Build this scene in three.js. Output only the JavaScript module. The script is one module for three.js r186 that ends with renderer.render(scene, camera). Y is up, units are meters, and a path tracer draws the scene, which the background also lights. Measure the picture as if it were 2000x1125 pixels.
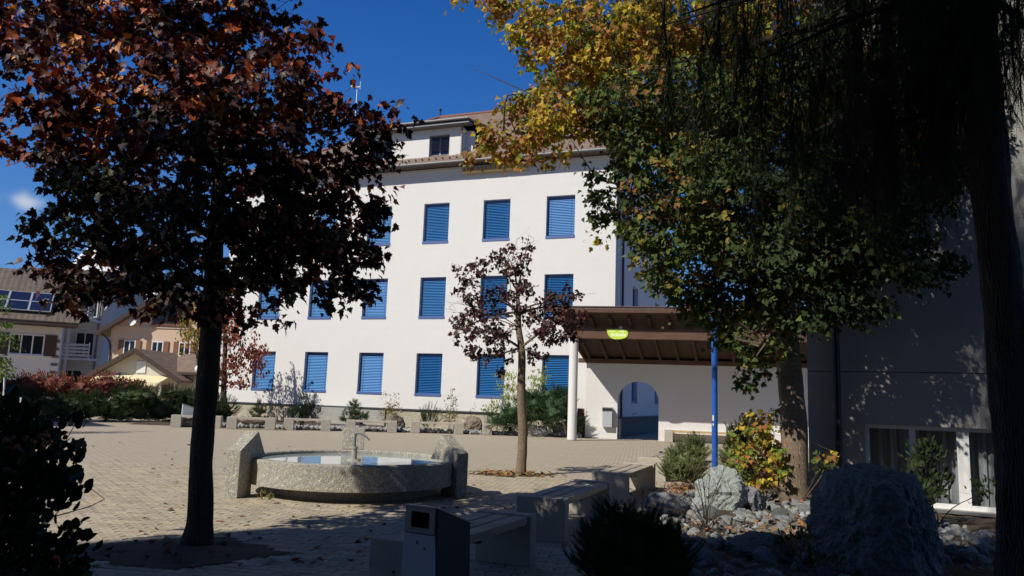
import * as THREE from 'three';
import { mergeGeometries, mergeVertices, toCreasedNormals } from 'three/addons/utils/BufferGeometryUtils.js';
import { RoundedBoxGeometry } from 'three/addons/geometries/RoundedBoxGeometry.js';
import { ImprovedNoise } from 'three/addons/math/ImprovedNoise.js';

// ------------------------------------------------------------------ camera, sky, sun, exposure
const scene = new THREE.Scene();
const camera = new THREE.PerspectiveCamera(41.11, 16 / 9, 0.1, 9000);
const PITCH = THREE.MathUtils.degToRad(8.31), ROLL = THREE.MathUtils.degToRad(1.99), EYE = 1.5;
camera.position.set(0, EYE, 0);
camera.rotation.set(PITCH, 0, ROLL);
camera.updateMatrixWorld(true);
const renderer = new THREE.WebGLRenderer({ antialias: true });
renderer.toneMapping = THREE.LinearToneMapping;
renderer.toneMappingExposure = 1.1;
renderer.shadowMap.enabled = true;
renderer.shadowMap.type = THREE.PCFSoftShadowMap;
const SKY = 0.86;
const clamp = (x, a = 0, b = 1) => Math.min(b, Math.max(a, x));
const mix = (a, b, t) => a + (b - a) * t;
const smooth = (a, b, x) => { const t = clamp((x - a) / (b - a)); return t * t * (3 - 2 * t); };
const SUN_AZ = THREE.MathUtils.degToRad(50), SUN_EL = THREE.MathUtils.degToRad(41.5);
const toSun = new THREE.Vector3(-Math.sin(SUN_AZ) * Math.cos(SUN_EL), Math.sin(SUN_EL), Math.cos(SUN_AZ) * Math.cos(SUN_EL));
function makeSky() {
  const W = 1024, H = 512, d = new Float32Array(W * H * 4);
  const stops = [[0, .20, .40, .72], [6, .135, .32, .66], [12, .075, .235, .60], [20, .03, .15, .49], [30, .012, .095, .38], [50, .006, .05, .21], [90, .004, .033, .14]];
  const no = new ImprovedNoise();
  for (let j = 0; j < H; j++) for (let i = 0; i < W; i++) {
    const el = ((j + .5) / H - .5) * 180, az = ((i + .5) / W - .5) * 360;      // az: atan2(z, x)
    let c = [.16, .15, .14];
    if (el >= 0) {
      let k = 0; while (k < stops.length - 2 && el > stops[k + 1][0]) k++;
      const t = clamp((el - stops[k][0]) / (stops[k + 1][0] - stops[k][0]));
      c = [1, 2, 3].map(q => mix(stops[k][q], stops[k + 1][q], t));
      // paler air round the sun
      { const e = el * Math.PI / 180, q = az * Math.PI / 180, cs = Math.cos(e) * Math.cos(q) * toSun.x + Math.sin(e) * toSun.y + Math.cos(e) * Math.sin(q) * toSun.z, g = Math.acos(clamp(cs, -1, 1)) * 57.3; const k = .7 * Math.exp(-g / 9) + .03 * Math.exp(-g / 40); c = [c[0] + k, c[1] + k * .97, c[2] + k * .88]; }
      // one small white cloud low on the left
      const dx = (az + 123.5) / 1.5, dy = (el - 11.4) / .42;
      const m = smooth(.0, .8, 1 - Math.hypot(dx, dy) + .9 * no.noise(az * 1.1, el * 2.2, 3.3));
      if (m > 0) c = c.map((v, q) => mix(v, [.62, .68, .78][q], m * .9));
    }
    const o = (j * W + i) * 4; d[o] = c[0] * SKY; d[o + 1] = c[1] * SKY; d[o + 2] = c[2] * SKY; d[o + 3] = 1;
  }
  const t = new THREE.DataTexture(d, W, H, THREE.RGBAFormat, THREE.FloatType);
  t.mapping = THREE.EquirectangularReflectionMapping; t.magFilter = THREE.LinearFilter; t.minFilter = THREE.LinearFilter; t.needsUpdate = true;
  return t;
}
const skyTex = makeSky();
scene.background = skyTex; scene.environment = skyTex;
const sun = new THREE.DirectionalLight(new THREE.Color(1, .945, .85), 4.45);
sun.position.copy(toSun).multiplyScalar(80); sun.castShadow = true;
sun.shadow.mapSize.set(4096, 4096);
Object.assign(sun.shadow.camera, { left: -60, right: 60, top: 60, bottom: -60, near: 1, far: 220 });
scene.add(sun); scene.add(sun.target);

// ------------------------------------------------------------------ helpers
const rng = s => () => { s |= 0; s = s + 0x6D2B79F5 | 0; let t = Math.imul(s ^ s >>> 15, 1 | s); t = t + Math.imul(t ^ t >>> 7, 61 | t) ^ t; return ((t ^ t >>> 14) >>> 0) / 4294967296; };
const V = (x, y, z) => new THREE.Vector3(x, y, z);
const perlin = new ImprovedNoise();
const fbm = (x, y, z, o = 4) => { let s = 0, a = .5; for (let i = 0; i < o; i++) { s += a * perlin.noise(x, y, z); x *= 2.03; y *= 2.03; z *= 2.03; a *= .5; } return s; };
const cp = Math.cos(PITCH), sp = Math.sin(PITCH), cr = Math.cos(ROLL), sr = Math.sin(ROLL);
function at(x, y, d) {                       // where the line of sight through a pixel of the photograph meets the depth d
  const X = (x - 1000) / 1500, Y = -(y - 562.5) / 1500, px = X * cr - Y * sr, py = X * sr + Y * cr;
  const dx = px, dy = py * cp + sp, dz = py * sp - cp, t = d / -dz;
  return V(dx * t, EYE + dy * t, -d);
}
const projV = new THREE.Vector3();
camera.updateProjectionMatrix();
const viewM = new THREE.Matrix4().copy(camera.matrixWorld).invert();
function inFrame(p) {
  projV.copy(p).applyMatrix4(viewM);
  if (projV.z > -.3) return false;
  const x = projV.x / -projV.z * 1500, y = projV.y / -projV.z * 1500;
  return Math.abs(x) < 985 && Math.abs(y) < 550;
}
const usedNames = {};
function numbered(n) { const k = usedNames[n] = (usedNames[n] ?? -1) + 1; return k ? `${n}_${String(k).padStart(3, '0')}` : n; }
function tag(o, label, category, group, kind) {
  o.userData.label = label;
  if (category) o.userData.category = category;
  if (group) o.userData.group = group;
  if (kind) o.userData.kind = kind;
  return o;
}
function thing(name, label, category, pos = [0, 0, 0], turn = 0, group) {
  const o = new THREE.Group(); o.name = numbered(name); o.position.set(...pos); o.rotation.y = turn; scene.add(o);
  return tag(o, label, category, group);
}
function part(name, geo, mat, parent) {
  const m = new THREE.Mesh(Array.isArray(geo) ? merge(geo) : geo, mat);
  m.name = parent === scene ? numbered(name) : name; m.castShadow = m.receiveShadow = true; parent.add(m); return m;
}
function structure(name, geo, mat) { const m = part(name, geo, mat, scene); m.userData.kind = 'structure'; return m; }
function merge(list) {
  const gs = list.map(g => { let q = g.index ? g.toNonIndexed() : g; for (const k of Object.keys(q.attributes)) if (!['position', 'normal', 'uv'].includes(k)) q.deleteAttribute(k); if (!q.attributes.uv) q.setAttribute('uv', new THREE.BufferAttribute(new Float32Array(q.attributes.position.count * 2), 2)); return q; });
  return gs.length === 1 ? gs[0] : mergeGeometries(gs, false);
}
function uvBox(g, s = 1) {                    // texture coordinates in metres from the shape's own axes
  if (g.index) g = g.toNonIndexed();
  if (!g.attributes.normal) g.computeVertexNormals();
  const p = g.attributes.position, n = p.count, uv = new Float32Array(n * 2);
  const a = V(), b = V(), c = V();
  for (let i = 0; i < n; i += 3) {
    a.fromBufferAttribute(p, i); b.fromBufferAttribute(p, i + 1); c.fromBufferAttribute(p, i + 2);
    const nn = b.clone().sub(a).cross(c.clone().sub(a)); const ax = Math.abs(nn.x), ay = Math.abs(nn.y), az = Math.abs(nn.z);
    for (let k = 0; k < 3; k++) {
      const q = [a, b, c][k]; let u, v;
      if (ay >= ax && ay >= az) { u = q.x; v = q.z; } else if (ax >= az) { u = q.z; v = q.y; } else { u = q.x; v = q.y; }
      uv[(i + k) * 2] = u * s; uv[(i + k) * 2 + 1] = v * s;
    }
  }
  g.setAttribute('uv', new THREE.BufferAttribute(uv, 2)); return g;
}
function box(w, h, d, x = 0, y = 0, z = 0, bevel = 0, rot) {   // centred in x and z, standing on y
  const g = bevel ? new RoundedBoxGeometry(w, h, d, 1, bevel) : new THREE.BoxGeometry(w, h, d);
  const q = uvBox(g); if (rot) q.rotateX(rot[0] || 0).rotateY(rot[1] || 0).rotateZ(rot[2] || 0);
  q.translate(x, y + h / 2, z); return q;
}
function bar(a, b, w, h) {                    // a squared timber from a to b
  const d = b.clone().sub(a), L = d.length(), g = uvBox(new THREE.BoxGeometry(L, h, w));
  const m = new THREE.Matrix4(), x = d.normalize(), z = V(0, 1, 0).cross(x).normalize().multiplyScalar(-1), y = z.clone().cross(x);
  m.makeBasis(x, y, z); m.setPosition(a.clone().add(b).multiplyScalar(.5)); g.applyMatrix4(m); return g;
}
function cyl(r0, r1, h, x, y, z, n = 20) { return new THREE.CylinderGeometry(r1, r0, h, n, 1).translate(x, y + h / 2, z); }
function taper(pts, radii, seg = 8, rough = 0, seed = 0) {      // a tapered limb through the points
  const curve = new THREE.CatmullRomCurve3(pts, false, 'centripetal'), n = Math.max(3, (pts.length - 1) * (rough ? 10 : 4));
  const pos = [], uv = [], idx = []; let up = V(.31, .2, .93).normalize(); let len = 0, prev = null;
  for (let i = 0; i <= n; i++) {
    const t = i / n, p = curve.getPoint(t), tan = curve.getTangent(t), s = t * (radii.length - 1), k = Math.min(radii.length - 2, Math.floor(s)), r = mix(radii[k], radii[k + 1], s - k);
    const a = up.clone().cross(tan).normalize(), b = tan.clone().cross(a); up = b.clone();
    if (prev) len += p.distanceTo(prev); prev = p;
    for (let j = 0; j <= seg; j++) {
      const f = j / seg * Math.PI * 2, q = a.clone().multiplyScalar(Math.cos(f)).addScaledVector(b, Math.sin(f));
      const rr = r * (1 + (rough ? rough * fbm(Math.cos(f) * 2 + seed, Math.sin(f) * 2, len * 2.2, 3) : 0));
      pos.push(p.x + q.x * rr, p.y + q.y * rr, p.z + q.z * rr); uv.push(j / seg * Math.max(1, Math.round(r * 6.28 / .3)), len / .6);
    }
  }
  for (let i = 0; i < n; i++) for (let j = 0; j < seg; j++) { const o = i * (seg + 1) + j, q = o + seg + 1; idx.push(o, q, o + 1, o + 1, q, q + 1); }
  const g = new THREE.BufferGeometry(); g.setAttribute('position', new THREE.Float32BufferAttribute(pos, 3)); g.setAttribute('uv', new THREE.Float32BufferAttribute(uv, 2)); g.setIndex(idx); g.computeVertexNormals(); return g;
}
// ------------------------------------------------------------------ textures (each shows what a surface is made of)
function tex(n, fn, srgb = true) {
  const d = new Uint8Array(n * n * 4);
  for (let j = 0; j < n; j++) for (let i = 0; i < n; i++) { let c = fn(i / n, j / n, i, j); const o = (j * n + i) * 4; if (srgb) c = (typeof c === 'number' ? [c, c, c] : c).map(q => Math.pow(clamp(q), 1 / 2.2)); if (typeof c === 'number') { d[o] = d[o + 1] = d[o + 2] = clamp(c) * 255; } else { d[o] = clamp(c[0]) * 255; d[o + 1] = clamp(c[1]) * 255; d[o + 2] = clamp(c[2]) * 255; } d[o + 3] = 255; }
  const t = new THREE.DataTexture(d, n, n, THREE.RGBAFormat); t.wrapS = t.wrapT = THREE.RepeatWrapping; t.magFilter = THREE.LinearFilter; t.minFilter = THREE.LinearMipmapLinearFilter; t.generateMipmaps = true;
  if (srgb) t.colorSpace = THREE.SRGBColorSpace; t.needsUpdate = true; return t;
}
const rep = (t, x, y = x) => { const c = t.clone(); c.repeat.set(x, y); c.needsUpdate = true; return c; };
// tileable noise: four samples round a torus are blended
function tn(u, v, f, s = 0, o = 4) {
  const a = fbm(u * f, v * f, s, o), b = fbm((u - 1) * f, v * f, s, o), c = fbm(u * f, (v - 1) * f, s, o), d = fbm((u - 1) * f, (v - 1) * f, s, o);
  return mix(mix(a, b, u), mix(c, d, u), v) * 1.3;
}
const rt = rng(77);
function cells(n, count, seed) {              // tileable cell pattern: [cell number, distance to centre, distance to edge]
  const r = rng(seed), P = [...Array(count)].map(() => [r(), r()]), G = Math.max(1, Math.floor(Math.sqrt(count) / 1.6)), grid = [...Array(G * G)].map(() => []);
  P.forEach((p, i) => grid[Math.floor(p[1] * G) * G + Math.floor(p[0] * G)].push(i));
  return (u, v) => {
    let d1 = 9, d2 = 9, k = 0; const gx = Math.floor(u * G), gy = Math.floor(v * G);
    for (let y = -1; y <= 1; y++) for (let x = -1; x <= 1; x++) for (const i of grid[((gy + y + G) % G) * G + (gx + x + G) % G]) {
      let dx = Math.abs(P[i][0] - u), dy = Math.abs(P[i][1] - v); if (dx > .5) dx = 1 - dx; if (dy > .5) dy = 1 - dy;
      const d = dx * dx + dy * dy; if (d < d1) { d2 = d1; d1 = d; k = i; } else if (d < d2) d2 = d;
    }
    return [k, Math.sqrt(d1), Math.sqrt(d2) - Math.sqrt(d1)];
  };
}
const hash = i => { const x = Math.sin(i * 127.1 + 11.7) * 43758.5453; return x - Math.floor(x); };
const T = {};
T.fine = tex(256, (u, v) => .5 + .9 * tn(u, v, 40, 1, 3), false);
T.plaster = tex(512, (u, v) => { const k = .96 + .035 * tn(u, v, 4, 2) + .04 * tn(u, v, 30, 5, 2); return [k, k * .995, k * .985]; });
T.blotch = tex(512, (u, v) => { const k = .82 + .28 * tn(u, v, 5, 3, 5) + .12 * tn(u, v, 60, 7, 2); return [k, k, k * .98]; });
{ const c = cells(512, 1500, 4); T.aggregate = tex(512, (u, v) => { const [k, d, e] = c(u, v), h = hash(k), q = hash(k + 999), b = .50 + .36 * h * h + .12 * hash(k + 55); const g = e < .006 ? .62 : 1; return [b * g * (1 + .12 * (q - .35)), b * g * .985, b * g * (1 - .2 * q)]; });
  T.aggregateB = tex(512, (u, v) => { const [, , e] = c(u, v); return smooth(0, .02, e); }, false); }
T.concrete = tex(512, (u, v) => { const k = .88 + .2 * tn(u, v, 5, 21, 5) + .1 * tn(u, v, 50, 22, 2) - (hash(Math.floor(u * 170) * 7.3 + Math.floor(v * 170) * 131.7) > .992 ? .3 : 0); return [k, k * .985, k * .95]; });
T.wood = tex(512, (u, v) => { const k = .72 + .3 * tn(u * 1, v, 3, 31, 3) + .4 * fbm(u * 3, v * 46, 8, 3) * (1) ; return [k, k * .96, k * .92]; });
T.woodB = tex(512, (u, v) => .5 + .8 * fbm(u * 3, v * 60, 8, 4), false);
T.bark = tex(512, (u, v) => { const r = Math.abs(tn(u, v, 7, 41, 4) + .5 * tn(u * 1, v, 22, 3, 2)); const k = .55 + 1.2 * r; return [k, k * .93, k * .85]; });
{ T.barkB = tex(512, (u, v) => { let s = Math.sin((u * 14 + 1.6 * tn(u, v, 5, 42, 3)) * Math.PI * 2); return .5 + .4 * s * (0.6 + .8 * tn(u, v, 9, 7, 3)) + .3 * tn(u, v, 30, 9, 2); }, false); }
T.rock = tex(512, (u, v) => { const a = tn(u, v, 5, 51, 6), b = tn(u, v, 18, 52, 4); const k = .72 + .5 * a + .35 * b; return [k * .98, k, k * .99]; });
T.soil = tex(512, (u, v) => { const k = .6 + .5 * tn(u, v, 8, 61, 5) + .5 * tn(u, v, 50, 62, 2); return [k, k * .9, k * .78]; });
// paving seen from afar: rows of small stones with wavy long sides; one tile is 1.8 m
{ const ROWS = 16, COLS = 8;
  const pv = (u, v) => { let y = v * ROWS + .11 * Math.asin(Math.sin(u * COLS * 2 * Math.PI * 2)) / 1.57; const row = ((Math.floor(y) % ROWS) + ROWS) % ROWS; const x = u * COLS + (row % 2) * .5, col = ((Math.floor(x) % COLS) + COLS) % COLS; const fy = y - Math.floor(y), fx = x - Math.floor(x); return [row * 31 + col * 7, Math.min(fy, 1 - fy) / ROWS, Math.min(fx, 1 - fx) / COLS]; };
  T.paving = tex(1024, (u, v) => { const [k, a, b] = pv(u, v), j = Math.min(a, b) < .0032 ? .6 : 1; const q = (.80 + .13 * hash(k) + .12 * tn(u, v, 6, 71, 4) + .16 * tn(u, v, 90, 72, 2)) * j; return [q, q * (.985 - .02 * hash(k + 3)), q * (.95 - .05 * hash(k + 5))]; });
  T.pavingB = tex(1024, (u, v) => { const [k, a, b] = pv(u, v); return smooth(0, .007, Math.min(a, b)) * (.8 + .2 * hash(k)) + .12 * tn(u, v, 80, 3, 2); }, false); }
// roof tiles: courses 0.34 m, rolls 0.3 m; one tile is 2.4 m
T.tiles = tex(512, (u, v) => { const r = Math.floor(v * 7), c = Math.floor(u * 8); const k = .78 + .24 * hash(r * 17 + c * 5) + .2 * tn(u, v, 9, 81, 4); return [k, k * .97, k * .95]; });
T.tilesB = tex(512, (u, v) => { const fv = v * 7 - Math.floor(v * 7), fu = Math.sin(u * 8 * Math.PI * 2) * .5 + .5; return clamp((1 - fv) * .75 + fu * .25); }, false);

const C = (r, g, b) => new THREE.Color().setRGB(r, g, b);
function std(c, rough = .85, o = {}) { return new THREE.MeshStandardMaterial({ color: Array.isArray(c) ? C(...c) : c, roughness: rough, metalness: 0, ...o }); }
const M = {
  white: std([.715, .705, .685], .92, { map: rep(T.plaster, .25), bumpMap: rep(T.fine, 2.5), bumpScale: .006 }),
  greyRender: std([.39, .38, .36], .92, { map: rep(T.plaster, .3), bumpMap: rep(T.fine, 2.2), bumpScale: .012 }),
  plinth: std([.50, .45, .34], .95, { map: rep(T.blotch, .8), bumpMap: rep(T.rock, .7), bumpScale: .05 }),
  plinthGrey: std([.44, .43, .40], .95, { map: rep(T.blotch, .5), bumpMap: rep(T.fine, 2), bumpScale: .01 }),
  concrete: std([.46, .43, .37], .92, { map: rep(T.concrete, 1.4), bumpMap: rep(T.fine, 3), bumpScale: .006 }),
  aggregate: std([.73, .71, .65], .9, { map: rep(T.aggregate, 1.5), bumpMap: rep(T.aggregateB, 1.5), bumpScale: .008 }),
  blue: std([.025, .17, .46], .5), blueDark: std([.06, .10, .26], .55), blueBlind: std([.017, .20, .52], .5),
  frameDark: std([.03, .035, .045], .6), pipeDark: std([.035, .035, .04], .45, { metalness: .3 }), zinc: std([.17, .17, .17], .55, { metalness: .4 }),
  steel: std([.42, .43, .44], .35, { metalness: .85 }), greyPaint: std([.40, .43, .46], .5), darkPaint: std([.02, .022, .028], .5),
  seat: std([.52, .47, .38], .8, { map: rep(T.wood, .7, 1.1), bumpMap: rep(T.woodB, .7, 1.1), bumpScale: .004 }),
  darkWood: std([.15, .078, .056], .8, { map: rep(T.wood, .5, 1.3), bumpMap: rep(T.woodB, .5, 1.3), bumpScale: .006 }),
  seatPale: std([.62, .57, .48], .8, { map: rep(T.wood, .7, 1.1) }),
  shadedWood: std([.08, .047, .033], .85, { map: rep(T.wood, .5, 1.3) }),  // canopy wood again, darkened to paint in the shade under the roof
  paleWood: std([.62, .43, .2], .8, { map: rep(T.wood, .8) }),
  roof: std([.22, .16, .125], .9, { map: rep(T.tiles, 1 / 2.4), bumpMap: rep(T.tilesB, 1 / 2.4), bumpScale: .05 }),
  roofGrey: std([.16, .125, .10], .9, { map: rep(T.tiles, 1 / 2.4), bumpMap: rep(T.tilesB, 1 / 2.4), bumpScale: .06 }),
  slateDark: std([.03, .03, .032], .8, { map: rep(T.tiles, 1 / 2), bumpMap: rep(T.tilesB, 1 / 2), bumpScale: .03 }),
  paving: std([.475, .415, .325], .93, { map: rep(T.paving, 1 / 1.8), bumpMap: rep(T.pavingB, 1 / 1.8), bumpScale: .012 }),
  soil: std([.13, .10, .07], .97, { map: rep(T.soil, .8), bumpMap: rep(T.soil, 1.1), bumpScale: .05 }),
  ground: std([.11, .10, .06], .97, { map: rep(T.soil, .3) }),
  bark: std([.14, .115, .09], .95, { map: T.bark, bumpMap: T.barkB, bumpScale: .02 }),
  barkPale: std([.30, .24, .18], .95, { map: T.bark, bumpMap: T.barkB, bumpScale: .012 }),
  barkDark: std([.085, .07, .058], .95, { map: T.bark, bumpMap: T.barkB, bumpScale: .05 }),
  glass: new THREE.MeshPhysicalMaterial({ color: C(.9, .93, .95), roughness: .03, transmission: 1, thickness: 0, ior: 1.5 }),
  darkGlass: std([.015, .018, .02], .06), panel: std([.012, .018, .05], .15), whitePaint: std([.72, .72, .70], .6),
  peach: std([.66, .50, .36], .93, { map: rep(T.plaster, .3) }), cream: std([.64, .60, .52], .93, { map: rep(T.plaster, .3) }), offWhite: std([.68, .67, .63], .93, { map: rep(T.plaster, .3) }),
  shutter: std([.22, .10, .045], .7), shutterDark: std([.055, .03, .022], .7), awning: std([.74, .67, .42], .85), water: null,
};

// ------------------------------------------------------------------ ground, plaza, mountains
const flat = (pts, y, mat, name, kind = 'structure') => {
  const g = new THREE.ShapeGeometry(new THREE.Shape(pts.map(([x, z]) => new THREE.Vector2(x, -z)))).rotateX(-Math.PI / 2).translate(0, y, 0);
  const p = g.attributes.position, uv = []; for (let i = 0; i < p.count; i++) uv.push(p.getX(i), -p.getZ(i)); g.setAttribute('uv', new THREE.Float32BufferAttribute(uv, 2));
  const m = part(name, g, mat, scene); m.userData.kind = kind; return m;
};
flat([[-3000, 200], [3000, 200], [3000, -3000], [-3000, -3000]], -.07, M.ground, 'ground');
const PAVE_TURN = -.17;
{ // plaza sheet, its paving laid at a slight turn
  const g = new THREE.PlaneGeometry(90, 75).rotateX(-Math.PI / 2); const uv = []; const p = g.attributes.position; for (let i = 0; i < p.count; i++) uv.push(p.getX(i), -p.getZ(i)); g.setAttribute('uv', new THREE.Float32BufferAttribute(uv, 2));
  const m = structure('plaza', g, M.paving); m.rotation.y = PAVE_TURN; m.position.set(-4, -.006, -24);
}
const pitA = [[-4.35, -7.15], [-3.05, -8.35], [-1.95, -7.55], [-2.75, -6.65]], pitB = [[-.85, -15.95], [.25, -16.75], [1.1, -16.35], [.1, -15.4]];
const inPoly = (x, z, P) => { let c = false; for (let i = 0, j = P.length - 1; i < P.length; j = i++) if ((P[i][1] > z) !== (P[j][1] > z) && x < (P[j][0] - P[i][0]) * (z - P[i][1]) / (P[j][1] - P[i][1]) + P[i][0]) c = !c; return c; };
const bed = [[.1, -3.2], [.75, -6.6], [1.9, -9.7], [2.6, -12.1], [3.6, -15.2], [4.6, -18.0], [5.7, -20.6], [7.4, -22.4], [12, -22.4], [12, -3.2]];
const wallBed = [[-15.6, -31.9], [-12, -31.9], [-8.6, -32.4], [-4.5, -33.2], [-1, -33.6], [1.8, -33.9], [3.3, -33.7], [3.2, -34.95], [-16.4, -42.3]];
// pits and beds: earth a little proud of the paving, its surface uneven
function earth(poly, name, lift, amp, mat, step = .25) {
  const xs = poly.map(p => p[0]), zs = poly.map(p => p[1]), x0 = Math.min(...xs), x1 = Math.max(...xs), z0 = Math.min(...zs), z1 = Math.max(...zs);
  const nx = Math.ceil((x1 - x0) / step), nz = Math.ceil((z1 - z0) / step), pos = [], uv = [], idx = [], id = {};
  const edge = (x, z) => { let d = 9; for (let i = 0; i < poly.length; i++) { const [ax, az] = poly[i], [bx, bz] = poly[(i + 1) % poly.length], L = (bx - ax) ** 2 + (bz - az) ** 2, t = clamp(((x - ax) * (bx - ax) + (z - az) * (bz - az)) / L); d = Math.min(d, Math.hypot(x - ax - t * (bx - ax), z - az - t * (bz - az))); } return d; };
  const vert = (i, j) => { const k = i + '_' + j; if (k in id) return id[k]; const x = x0 + i * step, z = z0 + j * step, ins = inPoly(x, z, poly), e = ins ? edge(x, z) : 0; pos.push(x, lift * smooth(-.05, .5, e) + (ins ? amp * fbm(x * 1.3, z * 1.3, 4.4) * smooth(0, .6, e) : -.02) + (ins ? .004 : 0), z); uv.push(x, -z); return id[k] = pos.length / 3 - 1; };
  for (let j = 0; j < nz; j++) for (let i = 0; i < nx; i++) { const c = [[i, j], [i + 1, j], [i, j + 1], [i + 1, j + 1]]; if (!c.some(([a, b]) => inPoly(x0 + a * step, z0 + b * step, poly))) continue; const [a, b, d, e] = c.map(q => vert(...q)); idx.push(a, d, b, b, d, e); }
  const g = new THREE.BufferGeometry(); g.setAttribute('position', new THREE.Float32BufferAttribute(pos, 3)); g.setAttribute('uv', new THREE.Float32BufferAttribute(uv, 2)); g.setIndex(idx); g.computeVertexNormals();
  return structure(name, g, mat);
}
earth(pitA, 'tree_pit', .015, .03, M.soil, .07); earth(pitB, 'tree_pit', .015, .03, M.soil, .07);
earth(bed, 'stone_bed', .06, .12, M.soil); earth(wallBed, 'planting_bed', .06, .08, M.soil);
{ // geometric pavers near the photographer
  const L = .225, W = .1125, g0 = .004, zz = .011;
  const s = new THREE.Shape(); const top = [], bot = []; for (let i = 0; i <= 4; i++) { const x = -L / 2 + g0 + (L - 2 * g0) * i / 4, o = (i % 2 ? zz : -zz); top.push([x, W / 2 - g0 + o]); bot.push([x, -W / 2 + g0 + o]); }
  [...bot, ...top.reverse()].forEach(([x, y], i) => i ? s.lineTo(x, y) : s.moveTo(x, y));
  const geo = uvBox(new THREE.ExtrudeGeometry(s, { depth: .008, bevelEnabled: true, bevelThickness: .004, bevelSize: .003, bevelOffset: -.003, bevelSegments: 1 }).rotateX(-Math.PI / 2));
  geo.translate(0, -.006, 0);
  const c = Math.cos(PAVE_TURN), sn = Math.sin(PAVE_TURN), r = rng(5), list = [];
  for (let j = -60; j < 66; j++) for (let i = -48; i < 30; i++) {
    const lx = (i + (j & 1) * .5) * L, lz = j * W, x = lx * c + lz * sn - 2.2, z = -lx * sn + lz * c - 10.3;
    if (z > -4.2 || z < -15.6 || x < -9.5 || x > 3.5 || inPoly(x, z, bed) || inPoly(x, z, pitA) || inPoly(x, z, pitB)) continue;
    const m = new THREE.Matrix4().compose(V(x, (r() - .5) * .004, z), new THREE.Quaternion().setFromEuler(new THREE.Euler((r() - .5) * .012, PAVE_TURN + (r() - .5) * .02, (r() - .5) * .012)), V(1, 1, 1));
    const k = .82 + .3 * r(), w = r() * .06;
    list.push({ m, p: V(x, 0, z), col: [.455 * k, (.40 - w * .2) * k, (.318 - w * .8) * k] });
  }
  list.sort((a, b) => (inFrame(a.p) ? a.p.length() : 999) - (inFrame(b.p) ? b.p.length() : 999));
  const mats = [0, 1, 2, 3].map(i => std([.455 * (.84 + .08 * i), .40 * (.84 + .08 * i), .31 * (.84 + .08 * i)], .93, { map: rep(T.concrete, 2.5), bumpMap: rep(T.fine, 4), bumpScale: .004 }));
  const holder = new THREE.Group(); holder.name = 'paved_area'; holder.userData.kind = 'structure'; scene.add(holder);
  list.slice(0, 300).forEach((q, i) => { const m = part('paver', geo, mats[i % 4], holder); q.m.decompose(m.position, m.quaternion, m.scale); });
  const inst = new THREE.InstancedMesh(geo, std([1, 1, 1], .93, { map: rep(T.concrete, 2.5), bumpMap: rep(T.fine, 4), bumpScale: .004 }), list.length - 300);
  list.slice(300).forEach((q, i) => { inst.setMatrixAt(i, q.m); inst.setColorAt(i, C(...q.col)); });
  inst.name = 'distant_paver'; inst.userData.kind = 'stuff'; inst.castShadow = inst.receiveShadow = true; holder.add(inst);
}
{ // far range with snow on top, left of the plaza
  const g = new THREE.PlaneGeometry(5200, 2600, 180, 70).rotateX(-Math.PI / 2); const p = g.attributes.position, col = [];
  for (let i = 0; i < p.count; i++) {
    const x = p.getX(i), z = p.getZ(i), b = Math.max(0, 1 - Math.abs(z) / 1300);
    const peak = 330 * Math.exp(-(((x + 780) / 520) ** 2)) + 300 * Math.exp(-(((x - 900) / 900) ** 2)) + 180;
    const h = peak * Math.pow(b, .8) * (1 + .8 * fbm(x / 420, z / 420, 2, 6)) + 90 * fbm(x / 120, z / 120, 6, 5) * b; p.setY(i, h);
    const snow = smooth(330, 430, h + 120 * fbm(x / 90, z / 90, 1)); const f = [.17, .16, .14]; col.push(mix(f[0], .62, snow), mix(f[1], .62, snow), mix(f[2], .62, snow));
  }
  g.setAttribute('color', new THREE.Float32BufferAttribute(col, 3)); g.computeVertexNormals();
  const m = structure('mountains', g, std([1, 1, 1], .95, { vertexColors: true })); m.position.set(-1100, -30, -3300);
}

// ------------------------------------------------------------------ the school
const PSI = THREE.MathUtils.degToRad(20.6);
const rectHole = (x0, y0, x1, y1) => { const h = new THREE.Path(); h.moveTo(x0, y0); h.lineTo(x0, y1); h.lineTo(x1, y1); h.lineTo(x1, y0); return h; };
const rectShape = (x0, y0, x1, y1) => { const s = new THREE.Shape(); s.moveTo(x0, y0); s.lineTo(x1, y0); s.lineTo(x1, y1); s.lineTo(x0, y1); return s; };
const extr = (s, d, z = 0) => uvBox(new THREE.ExtrudeGeometry(s, { depth: d, bevelEnabled: false, curveSegments: 24 }).translate(0, 0, z));
const school = thing('school_building', 'large white school building with rows of blue window blinds and brown hipped roof', 'school building', [0, 0, -36], -PSI);
const WX0 = -16.8, WX1 = 4.97, WTOP = 12.92, WW = 1.40, WH = 2.06;
const cols = [0, 1, 2, 3, 4, 5].map(c => -14.57 + 3.235 * c), rows = [9.07, 5.315, 1.558];
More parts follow.
